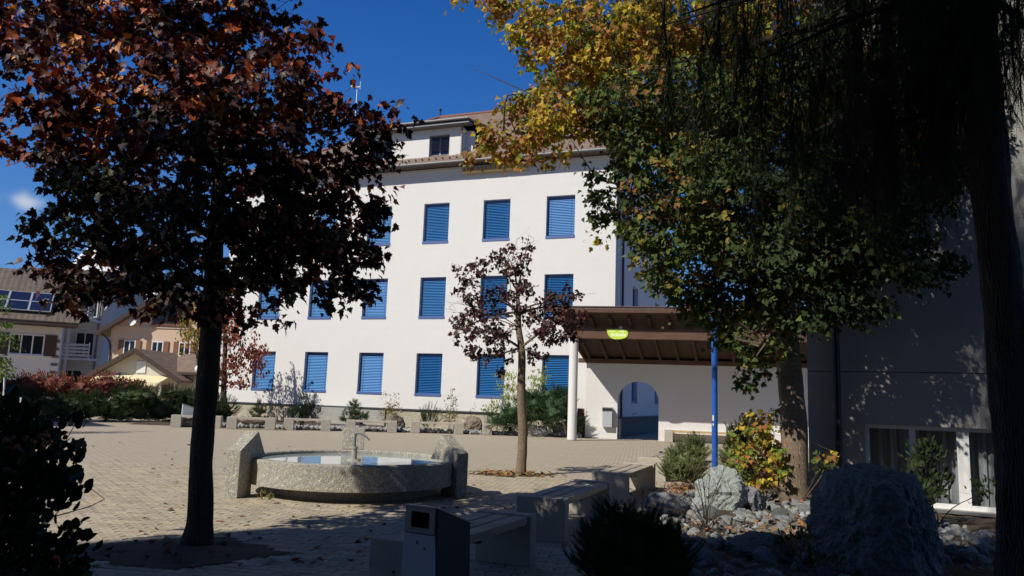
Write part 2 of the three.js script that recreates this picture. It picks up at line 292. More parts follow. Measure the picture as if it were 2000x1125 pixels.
{
  const s = rectShape(WX0, .84, WX1, WTOP);
  for (const u of cols) for (const v of rows) s.holes.push(rectHole(u, v, u + WW, v + WH));
  part('front_wall', extr(s, .4, -.4), M.white, school);
  const side = rectShape(.3, .84, 14, WTOP), st = [3.9, 10.4];
  for (const t of st) for (const v of rows) side.holes.push(rectHole(t, v, t + WW, v + WH));
  part('side_wall', extr(side, .3, -.3).rotateY(Math.PI / 2).translate(WX1, 0, 0), M.white, school);
  part('side_wall', extr(rectShape(.3, .84, 14, WTOP), .3, 0).rotateY(Math.PI / 2).translate(WX0, 0, 0), M.white, school);
  part('rear_wall', box(WX1 - WX0, WTOP, .3, (WX0 + WX1) / 2, 0, -14.15), M.white, school);
  // base course
  part('plinth', [box(5.5, .84, .42, WX0 + 2.75 - .04, 0, -.17), box(11.55, .84, .44, 0 + -.52 - .02, 0, -.18)], M.plinth, school);
  part('cellar_wall', [box(4.9, .82, .46, -8.87, 0, -.17), box(3.2, .84, .6, -9.6, 0, .5), box(.5, .78, .55, -7.6, 0, 1.05)], M.plinthGrey, school);
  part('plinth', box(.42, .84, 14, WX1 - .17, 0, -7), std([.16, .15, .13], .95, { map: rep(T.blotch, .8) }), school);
  part('drip_edge', [box(WX1 - WX0 + .08, .07, .12, (WX0 + WX1) / 2, .845, .05), box(.12, .07, 14, WX1 + .05, .845, -7)], M.frameDark, school);
  part('air_vent', box(.34, .13, .1, -8.05, .70, .84), M.frameDark, school);
  // windows: frame and sill, slats of the outside blinds
  const slatG = new THREE.CylinderGeometry(.075, .075, WW - .05, 5, 1, true, -.62, 1.24).rotateZ(Math.PI / 2).rotateX(-Math.PI / 2).translate(0, -.068, 0);
  const winGeo = merge([box(WW + .02, .13, .3, WW / 2, 0, -.12), box(.05, WH - .13, .06, .025, .13, -.26), box(.05, WH - .13, .06, WW - .025, .13, -.26), box(WW - .1, .14, .07, WW / 2, WH - .14, -.26), box(WW, WH, .02, WW / 2, 0, -.36)]);
  const cordGeo = box(.012, WH - .25, .012, 0, .13, -.17);
  const winMat = std([.06, .12, .32], .5);
  let n = 0;
  function windowAt(u, v, tilt, single, turn = 0, w0 = 0, h = WH, drop = 1) {
    const w = part('window', winGeo, winMat, school); w.position.set(u, v, w0); w.rotation.y = turn;
    const N = 23, list = [];
    for (let i = 0; i < N * drop; i++) {
      const y = WH - .17 - i * (WH - .33) / (N - 1);
      if (single) { const m = part('slat', slatG, M.blueBlind, w); m.position.set(WW / 2, y, -.19); m.rotation.x = tilt + .05 * (hash(n * 31 + i) - .5); }
      else list.push(slatG.clone().rotateX(tilt).translate(WW / 2, y, -.19));
    }
    if (!single) { const m = part('slats', list, M.blueBlind, w); m.userData.kind = 'stuff'; }
    for (const x of [.2, WW - .2]) part('guide_cord', cordGeo, M.blueDark, w).position.x = x; n++;
    return w;
  }
  const tilts = { '0_2': .8, '1_2': .82, '2_2': .85, '3_2': .22, '4_2': .3, '5_2': .3, '0_1': .75, '1_1': .8, '2_1': .85, '3_1': .5, '4_1': .3, '5_1': .3, '0_0': .75, '1_0': .75, '2_0': .75, '3_0': .5, '4_0': .45, '5_0': .85 };
  cols.forEach((u, c) => rows.forEach((v, r) => windowAt(u, v, tilts[c + '_' + r], c >= 3 || (c === 2 && r > 0) || (r === 2 && c > 0))));
  for (const t of st) for (const v of rows) windowAt(WX1, v, .7, false, Math.PI / 2, -t);
  // eaves
  part('soffit', [box(WX1 - WX0 + 1.2, .06, .62, (WX0 + WX1) / 2, 12.93, .31), box(.6, .06, 14.6, WX1 + .3, 12.93, -7.3), box(.6, .06, 14.6, WX0 - .3, 12.93, -7.3)], std([.10, .075, .06], .8), school);
  part('cornice', [box(WX1 - WX0 + .2, .11, .1, (WX0 + WX1) / 2, 12.78, .05), box(.1, .11, 14, WX1 + .05, 12.78, -7)], M.white, school);
  const half = (len) => new THREE.CylinderGeometry(.075, .075, len, 12, 1, false, Math.PI / 2, Math.PI).rotateZ(Math.PI / 2);
  part('gutter', [half(WX1 - WX0 + 1.3).rotateX(Math.PI).translate((WX0 + WX1) / 2, 13.0, .66)], M.zinc, school);
  for (let u = WX0 + .3; u < WX1; u += .72) part('gutter_bracket', box(.03, .1, .05, u, 12.88, .6), M.pipeDark, school);
  part('downpipe', cyl(.055, .055, 12.1, WX1 + .1, .9, -1.15, 12), M.pipeDark, school);
  // hipped roof
  const e = .62, y0 = 13.03, rx0 = -7.75, rx1 = -4.1 + 2.3, ry = 18.55, zb = -14.6, zr = -7;
  const P = [V(WX0 - e, y0, e), V(WX1 + e, y0, e), V(WX1 + e, y0, zb), V(WX0 - e, y0, zb), V(rx0, ry, zr), V(rx1, ry, zr)];
  const tri = (...l) => { const g = new THREE.BufferGeometry(), pos = [], uv = []; for (const f of l) { const n = f[1].clone().sub(f[0]).cross(f[2].clone().sub(f[0])).normalize(); const t = V(0, 1, 0).cross(n).normalize(), b = n.clone().cross(t); for (const q of f) { pos.push(q.x, q.y, q.z); uv.push(q.dot(t), q.dot(b)); } } g.setAttribute('position', new THREE.Float32BufferAttribute(pos, 3)); g.setAttribute('uv', new THREE.Float32BufferAttribute(uv, 2)); g.computeVertexNormals(); return g; };
  const roof = part('roof', tri([P[0], P[1], P[5]], [P[0], P[5], P[4]], [P[1], P[2], P[5]], [P[2], P[3], P[4]], [P[2], P[4], P[5]], [P[3], P[0], P[4]]), M.roof, school);
  part('ridge_cap', [taper([P[4], P[5]], [.12, .12], 6), taper([P[0], P[4]], [.11, .11], 6), taper([P[1], P[5]], [.11, .11], 6)], std([.20, .085, .06], .85), roof);
  part('finial', [cyl(.05, .05, .5, rx0, ry, zr, 8), new THREE.SphereGeometry(.1, 8, 6).translate(rx0, ry + .5, zr)], M.pipeDark, roof);
  const guards = []; for (let u = WX0 + .4; u < WX1; u += .38) guards.push(box(.05, .08, .1, u, 13.03 + .38 * (ry - y0) / (e - zr) + .03, e - .38)); part('snow_guard', guards, M.pipeDark, roof).userData.kind = 'stuff';
  // dormer
  const dx0 = -8.9, dx1 = -3.06, dz = -.25, dy0 = 13.55, dy1 = 15.12;
  const ds = rectShape(dx0, dy0, dx1, dy1); ds.holes.push(rectHole(-4.9, 13.62, -3.76, 14.80)); ds.holes.push(rectHole(-8.2, 13.62, -7.06, 14.80));
  const dormer = part('dormer', [extr(ds, .25, dz - .25), box(.2, 1.9, 6, dx0 + .1, 13.2, dz - 3.25), box(.2, 1.9, 6, dx1 - .1, 13.2, dz - 3.25), box(.42, 1.3, .3, dx1 + .21, 13.7, dz - .55)], M.white, school);
  part('flashing', box(dx1 - dx0 + .9, .26, .08, (dx0 + dx1) / 2 + .3, 13.3, dz + .02), std([.22, .17, .11], .6), dormer);
  part('dormer_roof', tri([V(dx0 - .4, 15.35, dz + .5), V(dx1 + .55, 15.35, dz + .5), V(dx1 - .2, 16.6, dz - 4.2)], [V(dx0 - .4, 15.35, dz + .5), V(dx1 - .2, 16.6, dz - 4.2), V(dx0 + .4, 16.6, dz - 4.2)], [V(dx1 + .55, 15.35, dz + .5), V(dx1 + .55, 15.35, dz - 5), V(dx1 - .2, 16.6, dz - 4.2)], [V(dx0 - .4, 15.35, dz + .5), V(dx0 + .4, 16.6, dz - 4.2), V(dx0 - .4, 15.35, dz - 5)]), M.roof, dormer);
  part('dormer_eave', [box(dx1 - dx0 + .95, .1, .5, (dx0 + dx1) / 2 + .07, 15.13, dz + .25), half(dx1 - dx0 + 1).rotateX(Math.PI).translate((dx0 + dx1) / 2 + .07, 15.34, dz + .55)], M.zinc, dormer);
  for (let u = dx0; u < dx1; u += .72) part('gutter_bracket', box(.03, .11, .05, u, 15.2, dz + .5), M.pipeDark, dormer);
  part('downpipe', [cyl(.05, .05, 1.5, dx1 + .02, 13.55, dz + .07, 10), taper([V(dx1 + .02, 15.0, dz + .07), V(dx1 + .02, 15.12, dz + .1), V(dx1, 15.3, dz + .5)], [.05, .05], 8)], M.zinc, dormer);
  for (const u of [-4.9, -8.2]) {
    const w = part('dormer_window', [box(1.14, .06, .1, u + .57, 13.62, dz - .12), box(.06, 1.18, .06, u + .03, 13.62, dz - .2), box(.06, 1.18, .06, u + 1.11, 13.62, dz - .2), box(.07, 1.1, .06, u + .55, 13.62, dz - .2), box(1.14, .06, .06, u + .57, 14.74, dz - .2)], std([.35, .40, .48], .5), dormer);
    const sl = []; for (let i = 0; i < 11; i++) sl.push(new THREE.BoxGeometry(1.08, .006, .08).rotateX(.45).translate(u + .57, 14.74 - i * .075, dz - .1)); part('slats', sl, std([.05, .07, .13], .45), w).userData.kind = 'stuff';
    part('pane', box(1.1, 1.15, .012, u + .57, 13.64, dz - .215), std([.03, .07, .15], .06), w);
  }
  // weather sensor on the roof and nesting boxes under the eaves
  const ws = part('weather_sensor', [cyl(.035, .03, 3.6, -11.86, 16.0, -4, 8), cyl(.02, .02, .5, -11.66, 19.6, -4, 6)], M.whitePaint, school);
  part('sensor_head', [new THREE.SphereGeometry(.15, 12, 8).scale(1.3, .8, .8).translate(-12.1, 19.85, -4), box(.3, .04, .04, -11.8, 19.75, -4)], M.whitePaint, ws);
}
for (let k = 0; k < 3; k++) {                     // swift boxes
  const o = thing('nesting_box', ['pale wooden nesting box with round holes under the eaves, leftmost of three', 'pale wooden nesting box under the eaves, middle of three, behind leaves', 'pale wooden nesting box under the eaves, rightmost of three, behind leaves'][k], 'nesting box', [0, 0, -36], -PSI);
  part('body', [new RoundedBoxGeometry(1.1, .26, .26, 2, .06).translate(-2.22 + k * 1.15, 12.62, .18)], M.paleWood, o);
  for (let i = 0; i < 4; i++) part('entrance_hole', new THREE.CylinderGeometry(.032, .032, .02, 10).rotateX(Math.PI / 2).translate(-2.6 + k * 1.15 + i * .25, 12.64, .312), M.frameDark, o);
}

// ------------------------------------------------------------------ arch wall and canopy
const CT = -THREE.MathUtils.degToRad(12), CA = [3.4, 0, -33.9];
const archWall = thing('arch_wall', 'white wall with round-headed passage below the timber canopy', 'wall', CA, CT);
{
  const s = rectShape(0, 0, 10, 3.32), h = new THREE.Path(); h.moveTo(1.37, -.01); h.lineTo(1.37, 1.62); h.absarc(2.245, 1.62, .875, Math.PI, 0, true); h.lineTo(3.12, -.01); h.lineTo(1.37, -.01);
  const s2 = new THREE.Shape(); s2.moveTo(0, 0); s2.lineTo(1.37, 0); s2.lineTo(1.37, 1.62); s2.absarc(2.245, 1.62, .875, Math.PI, 0, true); s2.lineTo(3.12, 0); s2.lineTo(10, 0); s2.lineTo(10, 3.32); s2.lineTo(0, 3.32);
  part('masonry', extr(s2, .35, -.35), M.white, archWall);
  part('base_course', [box(1.37, .5, .05, .685, 0, .025, 0), box(6.88, .5, .05, 6.56, 0, .025, 0)], M.white, archWall);
}
const canopy = thing('entrance_canopy', 'brown timber entrance canopy with sloping boarded roof on a white column', 'canopy', CA, CT);
{
  const lean = .14, hz = w => 3.30 + .465 * w, vs = w => -.02 - .25 * w, R1 = 10.6;
  part('beam', box(R1 + .5, .40, .22, R1 / 2 - .22, 4.08, 2.8, .012), M.darkWood, canopy);
  part('wall_beam', box(R1 + .3, .19, .2, R1 / 2 - .2, 3.24, .11, .01), M.darkWood, canopy);
  part('fascia', box(R1 + 1.5, .225, .06, R1 / 2 - .55, 5.065, 3.5, .008), M.darkWood, canopy);
  part('fascia_cap', box(R1 + 1.5, .03, .16, R1 / 2 - .55, 5.285, 3.5), std([.16, .09, .09], .6), canopy);
  for (let k = 0; k < 14; k++) { const s0 = .2 + k * .76; part('rafter', bar(V(s0, hz(-.2) + .09, -.2), V(s0 - lean * 3.5, hz(3.3) + .09, 3.3), .1, .16), M.shadedWood, canopy); }
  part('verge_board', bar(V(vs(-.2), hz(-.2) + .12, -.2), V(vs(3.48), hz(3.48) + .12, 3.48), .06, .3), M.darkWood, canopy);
  for (let w = -.25, k = 0; w < 3.45; w += .19, k++) { const a = vs(w), q = part('roof_board', uvBox(new THREE.BoxGeometry(R1 - a, .028, .2115)).rotateX(-Math.atan(.465)).translate((R1 + a) / 2, hz(w) + .2 + (k % 2) * .003, w), M.shadedWood, canopy); }
  { const sh = [V(vs(-.4) - .03, hz(-.4) + .26, -.4), V(R1, hz(-.4) + .26, -.4), V(R1, hz(3.54) + .26, 3.54), V(vs(3.54) - .03, hz(3.54) + .26, 3.54)]; const g = new THREE.BufferGeometry(); const up = sh.map(p => p.clone().add(V(0, .05, 0))); const f = []; const q4 = (a, b, c, d) => f.push(a, b, c, a, c, d); q4(sh[0], sh[1], sh[2], sh[3]); q4(up[3], up[2], up[1], up[0]); for (let i = 0; i < 4; i++) q4(sh[i], up[i], up[(i + 1) % 4], sh[(i + 1) % 4]); g.setFromPoints(f); g.computeVertexNormals(); part('roof_covering', uvBox(g), M.roofGrey, canopy); }
  for (const s of [-.23, 8.95]) { const c = part('column', cyl(.185, .18, 4.06, s, 0, 2.8, 32), M.white, canopy); part('column_base', cyl(.19, .19, .03, s, 0, 2.8, 32), M.plinthGrey, c); }
}
{ // school sign on the beam: leaf-green bean shape with white lettering
  const o = thing('school_sign', 'lime green bean-shaped sign lettered Schule on the canopy beam', 'sign', CA, CT);
  const s = new THREE.Shape(); s.moveTo(0, .40); s.bezierCurveTo(-.02, .18, .12, .0, .36, .0); s.bezierCurveTo(.62, 0, .83, .06, .83, .22); s.bezierCurveTo(.83, .34, .74, .40, .62, .40); s.lineTo(0, .40);
  const g = new THREE.ExtrudeGeometry(s, { depth: .02, bevelEnabled: true, bevelSize: .004, bevelThickness: .004, bevelSegments: 1, curveSegments: 18 }); 
  const cv = document.createElement('canvas'); cv.width = 512; cv.height = 256; const c = cv.getContext('2d');
  c.fillStyle = '#bfdd4a'; c.fillRect(0, 0, 512, 256);
  c.strokeStyle = '#e9edb0'; c.lineWidth = 12; 
  c.fillStyle = '#fbfff2'; c.font = 'italic bold 112px serif'; c.fillText('Schule', 84, 182);
  c.fillStyle = 'rgba(250,255,240,.75)'; for (let i = 0; i < 7; i++) c.fillRect(60 + i * 20, 44 - (i % 3) * 5, 13, 20 + (i % 3) * 5); c.fillRect(300, 40, 120, 26);
  const t = new THREE.CanvasTexture(cv); t.colorSpace = THREE.SRGBColorSpace; t.repeat.set(1 / .83, 1 / .41); 
  part('board', g.translate(1.12, 4.06, 2.925), std([1, 1, 1], .5, { map: (t.offset.set(-1.12 / .83, -4.06 / .41), t.wrapS = t.wrapT = THREE.RepeatWrapping, t) }), o);
  g.setAttribute('uv', new THREE.Float32BufferAttribute([...Array(g.attributes.position.count)].flatMap((_, i) => [g.attributes.position.getX(i), g.attributes.position.getY(i)]), 2));
  part('emblem', [new THREE.TorusGeometry(.06, .022, 8, 20).translate(1.66, 4.52, 2.94), new THREE.CylinderGeometry(.05, .05, .02, 16).rotateX(Math.PI / 2).translate(1.66, 4.52, 2.935)], std([.30, .31, .33], .5), o);
  part('leaf_edge', taper([V(1.16, 4.47, 2.94), V(1.36, 4.485, 2.94), V(1.52, 4.50, 2.94)], [.012, .008], 6), std([.10, .22, .03], .6), o);
}
// grey waste box on the arch wall
{
  const o = thing('wall_waste_bin', 'grey metal waste bin hung on the white wall left of the archway', 'waste bin', CA, CT);
  part('body', box(.42, .66, .24, .96, .5, .16, .015), M.greyPaint, o);
  const h = part('hood', [box(.44, .05, .26, .96, 1.29, .17, .01), box(.44, .13, .02, .96, 1.16, .045), box(.02, .13, .24, .75, 1.16, .16), box(.02, .13, .24, 1.17, 1.16, .16)], M.steel, o);
  part('opening', box(.38, .11, .2, .96, 1.165, .15), M.frameDark, h);
  part('lock', new THREE.CylinderGeometry(.018, .018, .02, 10).rotateX(Math.PI / 2).translate(.96, 1.1, .285), M.steel, o);
}
part('post_board', box(.3, 1.25, .12, 0, 0, 0, .01), M.darkWood, (() => { const o = thing('wooden_post', 'short brown wooden post beside the left end of the arch wall', 'post', [3.22, 0, -34.2], CT); return o; })());

// ------------------------------------------------------------------ grey building on the right
const gb = thing('grey_building', 'shaded grey rendered building with white basement windows at the right', 'building', [4.95, 0, -12.8], -THREE.MathUtils.degToRad(28));
{
  const s = rectShape(0, -.2, 9, 2.14); s.holes.push(rectHole(.84, .10, 2.95, 1.32)); s.holes.push(rectHole(4.2, .10, 6.3, 1.32));
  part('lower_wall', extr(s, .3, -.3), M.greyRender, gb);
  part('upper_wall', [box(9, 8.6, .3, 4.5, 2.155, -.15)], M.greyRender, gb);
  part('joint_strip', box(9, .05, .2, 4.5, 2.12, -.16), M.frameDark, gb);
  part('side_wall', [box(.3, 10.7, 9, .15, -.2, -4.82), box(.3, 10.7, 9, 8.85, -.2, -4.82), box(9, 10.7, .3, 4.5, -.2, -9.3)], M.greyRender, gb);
  part('roof', box(9.6, .3, 10, 4.5, 10.76, -4.7), M.roofGrey, gb);
  part('room_floor', box(8.4, .1, 8.6, 4.5, -.25, -4.75), std([.2, .18, .16]), gb);
  part('downpipe', [cyl(.055, .055, 10.5, .46, -.1, .09, 14), ...[1.2, 2.9, 5, 7.5].map(y => cyl(.065, .065, .04, .46, y, .09, 14))], M.pipeDark, gb);
  for (const x0 of [.84, 4.2]) {
    const w = part('window', [box(2.11, .06, .08, x0 + 1.055, 1.26, -.12), box(2.11, .07, .08, x0 + 1.055, .1, -.12), box(.06, 1.1, .08, x0 + .03, .165, -.12), box(.09, 1.1, .085, x0 + .67, .165, -.12), box(.16, 1.1, .085, x0 + 1.35, .165, -.12), box(.06, 1.1, .08, x0 + 2.08, .165, -.12)], M.whitePaint, gb);
    part('sill', box(2.2, .04, .2, x0 + 1.055, .055, .02), M.zinc, w);
    for (const [a, b] of [[.06, .625], [.715, 1.27], [1.43, 2.05]]) part('pane', box(b - a, 1.1, .006, x0 + (a + b) / 2, .165, -.125), M.glass, w);
    const pl = []; for (let i = 0; i < 40; i++) pl.push(box(.052, 1.2, .02, x0 + i * .053, .12, -.42 + .035 * Math.sin(i * 1.9) + .02 * Math.sin(i * .63), 0, [0, .5 * Math.cos(i * 1.9), 0])); part('curtain', pl, std([.40, .39, .38], .95), w);
  }
}

// ------------------------------------------------------------------ fountain
M.water = new THREE.MeshPhysicalMaterial({ color: C(.75, .85, .85), roughness: .02, transmission: .6, thickness: .3, ior: 1.33, attenuationColor: C(.25, .35, .30), attenuationDistance: .5 });
const fountain = thing('fountain', 'round exposed-aggregate concrete fountain basin with three gabled buttresses', 'fountain', [-2.4, 0, -12.4]);
{
  const pr = [[1.25, 0], [1.25, .16], [1.55, .16], [1.62, .175], [1.62, .52], [1.60, .535], [1.47, .535], [1.45, .52], [1.45, .2], [0, .2]].map(([x, y]) => new THREE.Vector2(x, y));
  const g = toCreasedNormals(new THREE.LatheGeometry(pr, 96), .5); const p = g.attributes.position, uv = g.attributes.uv;
  for (let i = 0; i < p.count; i++) uv.setXY(i, uv.getX(i) * 10.18, Math.abs(p.getY(i)) + (1.62 - Math.hypot(p.getX(i), p.getZ(i))));
  part('basin', g, M.aggregate, fountain);
  const w = new THREE.CircleGeometry(1.452, 64).rotateX(-Math.PI / 2); 
  part('water', new THREE.CylinderGeometry(1.447, 1.447, .27, 64).translate(0, .345, 0), M.water, fountain);
  for (const [x, z, dx, dz, t, len] of [[-1.45, 1.30, .22, -.975, .19, .70], [1.74, .35, -.7, -.714, .2, .66], [-.42, -2.0, .18, .98, .37, .40]]) {   // outer foot, direction inwards, thickness
    const s = new THREE.Shape(), k = len / .66; (len > .5 ? [[0, 0], [0, .66], [.42 * k, .92], [len, .54], [.36, .54], [.36, 0]] : [[0, 0], [0, .9], [.3, .9], [.42, .54], [.3, .5], [.3, 0]]).forEach(([a, b], i) => i ? s.lineTo(a, b) : s.moveTo(a, b));
    part('buttress', uvBox(new THREE.ExtrudeGeometry(s, { depth: t, bevelEnabled: true, bevelSize: .012, bevelThickness: .012, bevelOffset: -.012, bevelSegments: 2 }).translate(0, 0, -t / 2)).rotateY(-Math.atan2(dz, dx)).translate(x, 0, z), M.aggregate, fountain);
  }
  const sp0 = part('spout_column', [cyl(.12, .1, .04, 0, .46, 0, 16), cyl(.045, .04, .2, 0, .47, 0, 16), cyl(.052, .052, .025, 0, .66, 0, 16)], M.concrete, fountain);
  part('spout_pipe', [cyl(.018, .018, .22, 0, .68, 0, 10), taper([V(0, .885, 0), V(.05, .905, .02), V(.17, .86, .05), V(.24, .80, .07)], [.018, .018, .014], 8)], M.zinc, sp0);
}
// ------------------------------------------------------------------ benches
{ // near row: two concrete cheeks and three planks each
  const near = [[-.70, -5.85, .02, -7.45], [.42, -8.72, 1.16, -10.68], [1.61, -12.05, 2.40, -14.12], [2.94, -15.75, 3.77, -17.83], [4.48, -19.95, 5.27, -21.95]];
  const labels = ['concrete bench with weathered planks right behind the steel waste bin', 'shaded concrete bench with planks, second from the steel waste bin', 'concrete bench with planks below the tree pit, third from the steel waste bin', 'sunlit concrete bench beside the grey-green juniper, fourth from the steel waste bin', 'sunlit concrete bench farthest up the row, before the wall bench'];
  near.forEach(([x0, z0, x1, z1], k) => {
    const L = Math.hypot(x1 - x0, z1 - z0), turn = Math.atan2(x1 - x0, z1 - z0);   // local z runs from near to far cheek
    const o = thing('plank_bench', labels[k], 'bench', [x0, 0, z0], turn, 'plank benches in a row along the stone bed');
    for (const z of [0, L]) { const c = part('cheek', box(.56, .46, .15, 0, -.0, z, .012), M.concrete, o); part('bolt_hole', new THREE.CylinderGeometry(.014, .014, .004, 10).rotateX(Math.PI / 2).translate(.06, .24, z + (z ? .077 : -.077)), M.frameDark, c); }
    for (const x of [-.175, 0, .175]) part('plank', box(.148, .07, L - .155, x, .375, L / 2, .008).applyMatrix4(new THREE.Matrix4()), M.seat, o);
    part('rail', box(.34, .05, .05, 0, .32, L / 2), M.pipeDark, o);
  });
  // far row in front of the planting bed
  const far = [[-13.25, -30.75, 'leftmost concrete bench of the far row, beside the grey slanted bin'], [-11.05, -30.75, 'far concrete bench in front of the small spruce'], [-9.0, -31.45, 'far concrete bench in front of the rosemary-like shrub'], [-6.62, -32.1, 'far concrete bench in front of the dwarf pine, behind the fountain'], [-4.05, -32.85, 'far concrete bench in front of the tall leafy sapling'], [-1.02, -33.25, 'rightmost concrete bench of the far row, behind the slender purple tree']];
  far.forEach(([x, z, label], k) => {
    const L = [1.75, 1.72, 1.72, 1.95, 2.1, 2.22][k], o = thing('slab_bench', label, 'bench', [x, 0, z], [.2, .22, .22, .2, .16, .12][k], 'concrete benches in a row before the planting bed');
    part('block', box(.38, .47, .5, .19, 0, -.25, .012), M.concrete, o); part('block', box(.38, .47, .5, L - .19 + .12, 0, -.25, .012), M.concrete, o);
    for (const d of [-.075, -.215, -.355]) part('plank', box(L - .62, .08, .13, L / 2 + .06, .385, d, .006), M.seatPale, o);
  });
  const o = thing('wall_bench', 'pale wooden plank bench on concrete cheeks against the white arch wall', 'bench', CA, CT);
  for (const s of [3.55, 6.1]) part('cheek', box(.34, .5, .5, s, 0, .40, .01), M.concrete, o);
  for (const d of [.24, .4, .56]) part('plank', box(2.36, .07, .14, 4.82, .41, d, .006), M.paleWood, o);
}
// ------------------------------------------------------------------ waste bins, blue pole, lamp
{
  const o = thing('steel_waste_bin', 'near steel and black waste bin with slanted top beside the first plank bench', 'waste bin', [-.52, 0, -5.0], -.55);
  // local: front faces +z, side to the right
  const s = new THREE.Shape(); s.moveTo(0, .02); s.lineTo(0, .80); s.lineTo(-.03, .815); s.lineTo(-.36, .70); s.lineTo(-.40, .02); s.lineTo(0, .02);      // x: depth backwards
  const side = uvBox(new THREE.ExtrudeGeometry(s, { depth: .02, bevelEnabled: true, bevelSize: .003, bevelThickness: .003, bevelSegments: 1 })).rotateY(-Math.PI / 2);
  part('side_panel', side.clone().translate(.125, 0, 0), M.darkPaint, o); part('side_panel', side.clone().translate(-.105, 0, 0), M.darkPaint, o);
  part('lid', box(.27, .012, .40, 0, 0, 0, .004).rotateX(-.335).translate(0, .745, -.19), M.steel, o);
  const fp = new THREE.Shape(); fp.moveTo(-.115, .655); fp.lineTo(.115, .655); fp.lineTo(.115, .815); fp.lineTo(-.115, .815);
  const hole = new THREE.Path(); const hx = .072, h0 = .688, h1 = .785, rr = .012; hole.moveTo(-hx + rr, h0); hole.lineTo(hx - rr, h0); hole.quadraticCurveTo(hx, h0, hx, h0 + rr); hole.lineTo(hx, h1 - rr); hole.quadraticCurveTo(hx, h1, hx - rr, h1); hole.lineTo(-hx + rr, h1); hole.quadraticCurveTo(-hx, h1, -hx, h1 - rr); hole.lineTo(-hx, h0 + rr); hole.quadraticCurveTo(-hx, h0, -hx + rr, h0); fp.holes.push(hole);
  part('hood', [extr(fp, .012, 0), box(.236, .02, .03, 0, .803, 0, .005)], std([.20, .19, .18], .45, { metalness: .7 }), o);
  const bp = new THREE.Shape(); bp.moveTo(-.13, .02); bp.lineTo(.155, .02); bp.lineTo(.118, .65); bp.lineTo(-.118, .65);
  const body = part('front_panel', extr(bp, .014, .004), M.greyPaint, o);
  part('lock', new THREE.CylinderGeometry(.012, .012, .012, 12).rotateX(Math.PI / 2).translate(-.02, .6, .022), M.steel, body);
  part('rivet', new THREE.CylinderGeometry(.006, .006, .008, 8).rotateX(Math.PI / 2).translate(.05, .57, .02), M.frameDark, body);
  part('bin_liner', box(.2, .6, .33, 0, .03, -.19), std([.006, .006, .007], .9), o);
}
{
  const o = thing('slanted_bin', 'small grey slanted waste bin behind the leftmost far bench', 'waste bin', [-12.95, 0, -31.55], .5);
  const s = new THREE.Shape(); s.moveTo(-.2, .1); s.lineTo(-.2, .86); s.lineTo(.2, .74); s.lineTo(.2, .1);
  part('body', new THREE.ExtrudeGeometry(s, { depth: .3, bevelEnabled: true, bevelSize: .01, bevelThickness: .01, bevelSegments: 1 }).translate(0, 0, -.15), M.greyPaint, o);
  part('leg', box(.05, .14, .05, -.12, 0, 0), M.steel, o); part('leg', box(.05, .14, .05, .12, 0, 0), M.steel, o);
  part('lid', bar(V(-.21, .9, 0), V(.21, .77, 0), .33, .03), M.steel, o);
}
{
  const o = thing('blue_pole', 'tall bright blue painted pole rising beside the pale boulder and juniper', 'pole', [4.5, 0, -16.9]);
  part('shaft', cyl(.065, .062, 5.6, 0, 0, 0, 24), std([.018, .095, .40], .35), o);
  part('sticker', [new THREE.CylinderGeometry(.0668, .0668, .12, 8, 1, true, 5.2, .55).translate(0, 1.27, 0), new THREE.CylinderGeometry(.0668, .0668, .05, 6, 1, true, 5.3, .4).translate(0, 1.13, 0)], std([.62, .66, .45], .7), o);
  part('cap', new THREE.SphereGeometry(.065, 16, 8).translate(0, 5.6, 0), std([.018, .095, .40], .35), o);
}
{
  const o = thing('globe_lamp', 'garden lamp with white glass globe beside the hedge, half behind the trunk', 'lamp', [-13.62, 0, -34]);
  part('post', cyl(.035, .03, 2.2, 0, 0, 0, 10), M.frameDark, o); part('globe', new THREE.SphereGeometry(.19, 20, 14).translate(0, 2.38, 0), std([.8, .8, .78], .35), o); part('collar', cyl(.08, .07, .06, 0, 2.17, 0, 12), M.frameDark, o);
}

// ------------------------------------------------------------------ houses beyond the plaza
function gable(name, w, d, hw, hr, wallM, roofM, o, over = .5) {   // ridge along z
  const s = new THREE.Shape(); s.moveTo(-w / 2, 0); s.lineTo(w / 2, 0); s.lineTo(w / 2, hw); s.lineTo(0, hr); s.lineTo(-w / 2, hw);
  part('wall', extr(s, d, -d), wallM, o);
  const L = Math.hypot(w / 2 + over, (hr - hw) * (1 + over / (w / 2))), a = Math.atan2(hr - hw, w / 2);
  const roofs = [-1, 1].map(q => { const g = uvBox(new THREE.BoxGeometry(L, .16, d + 2 * over)); g.translate(-L / 2, .1, -d / 2); if (q > 0) g.scale(1, 1, 1); const h = q < 0 ? g : g.clone().rotateY(Math.PI).translate(0, 0, -d); h.rotateZ(q < 0 ? a : -a); h.translate(0, hr, 0); return h; });
  const r = part('roof', roofs, roofM, o);
  part('barge_board', [-1, 1].map(q => bar(V(0, hr + .04, over + .03), V(q * (w / 2 + over), hw - (hr - hw) * over / (w / 2) + .04, over + .03), .06, .26)), std([.05, .03, .022], .8), r);
  return r;
}
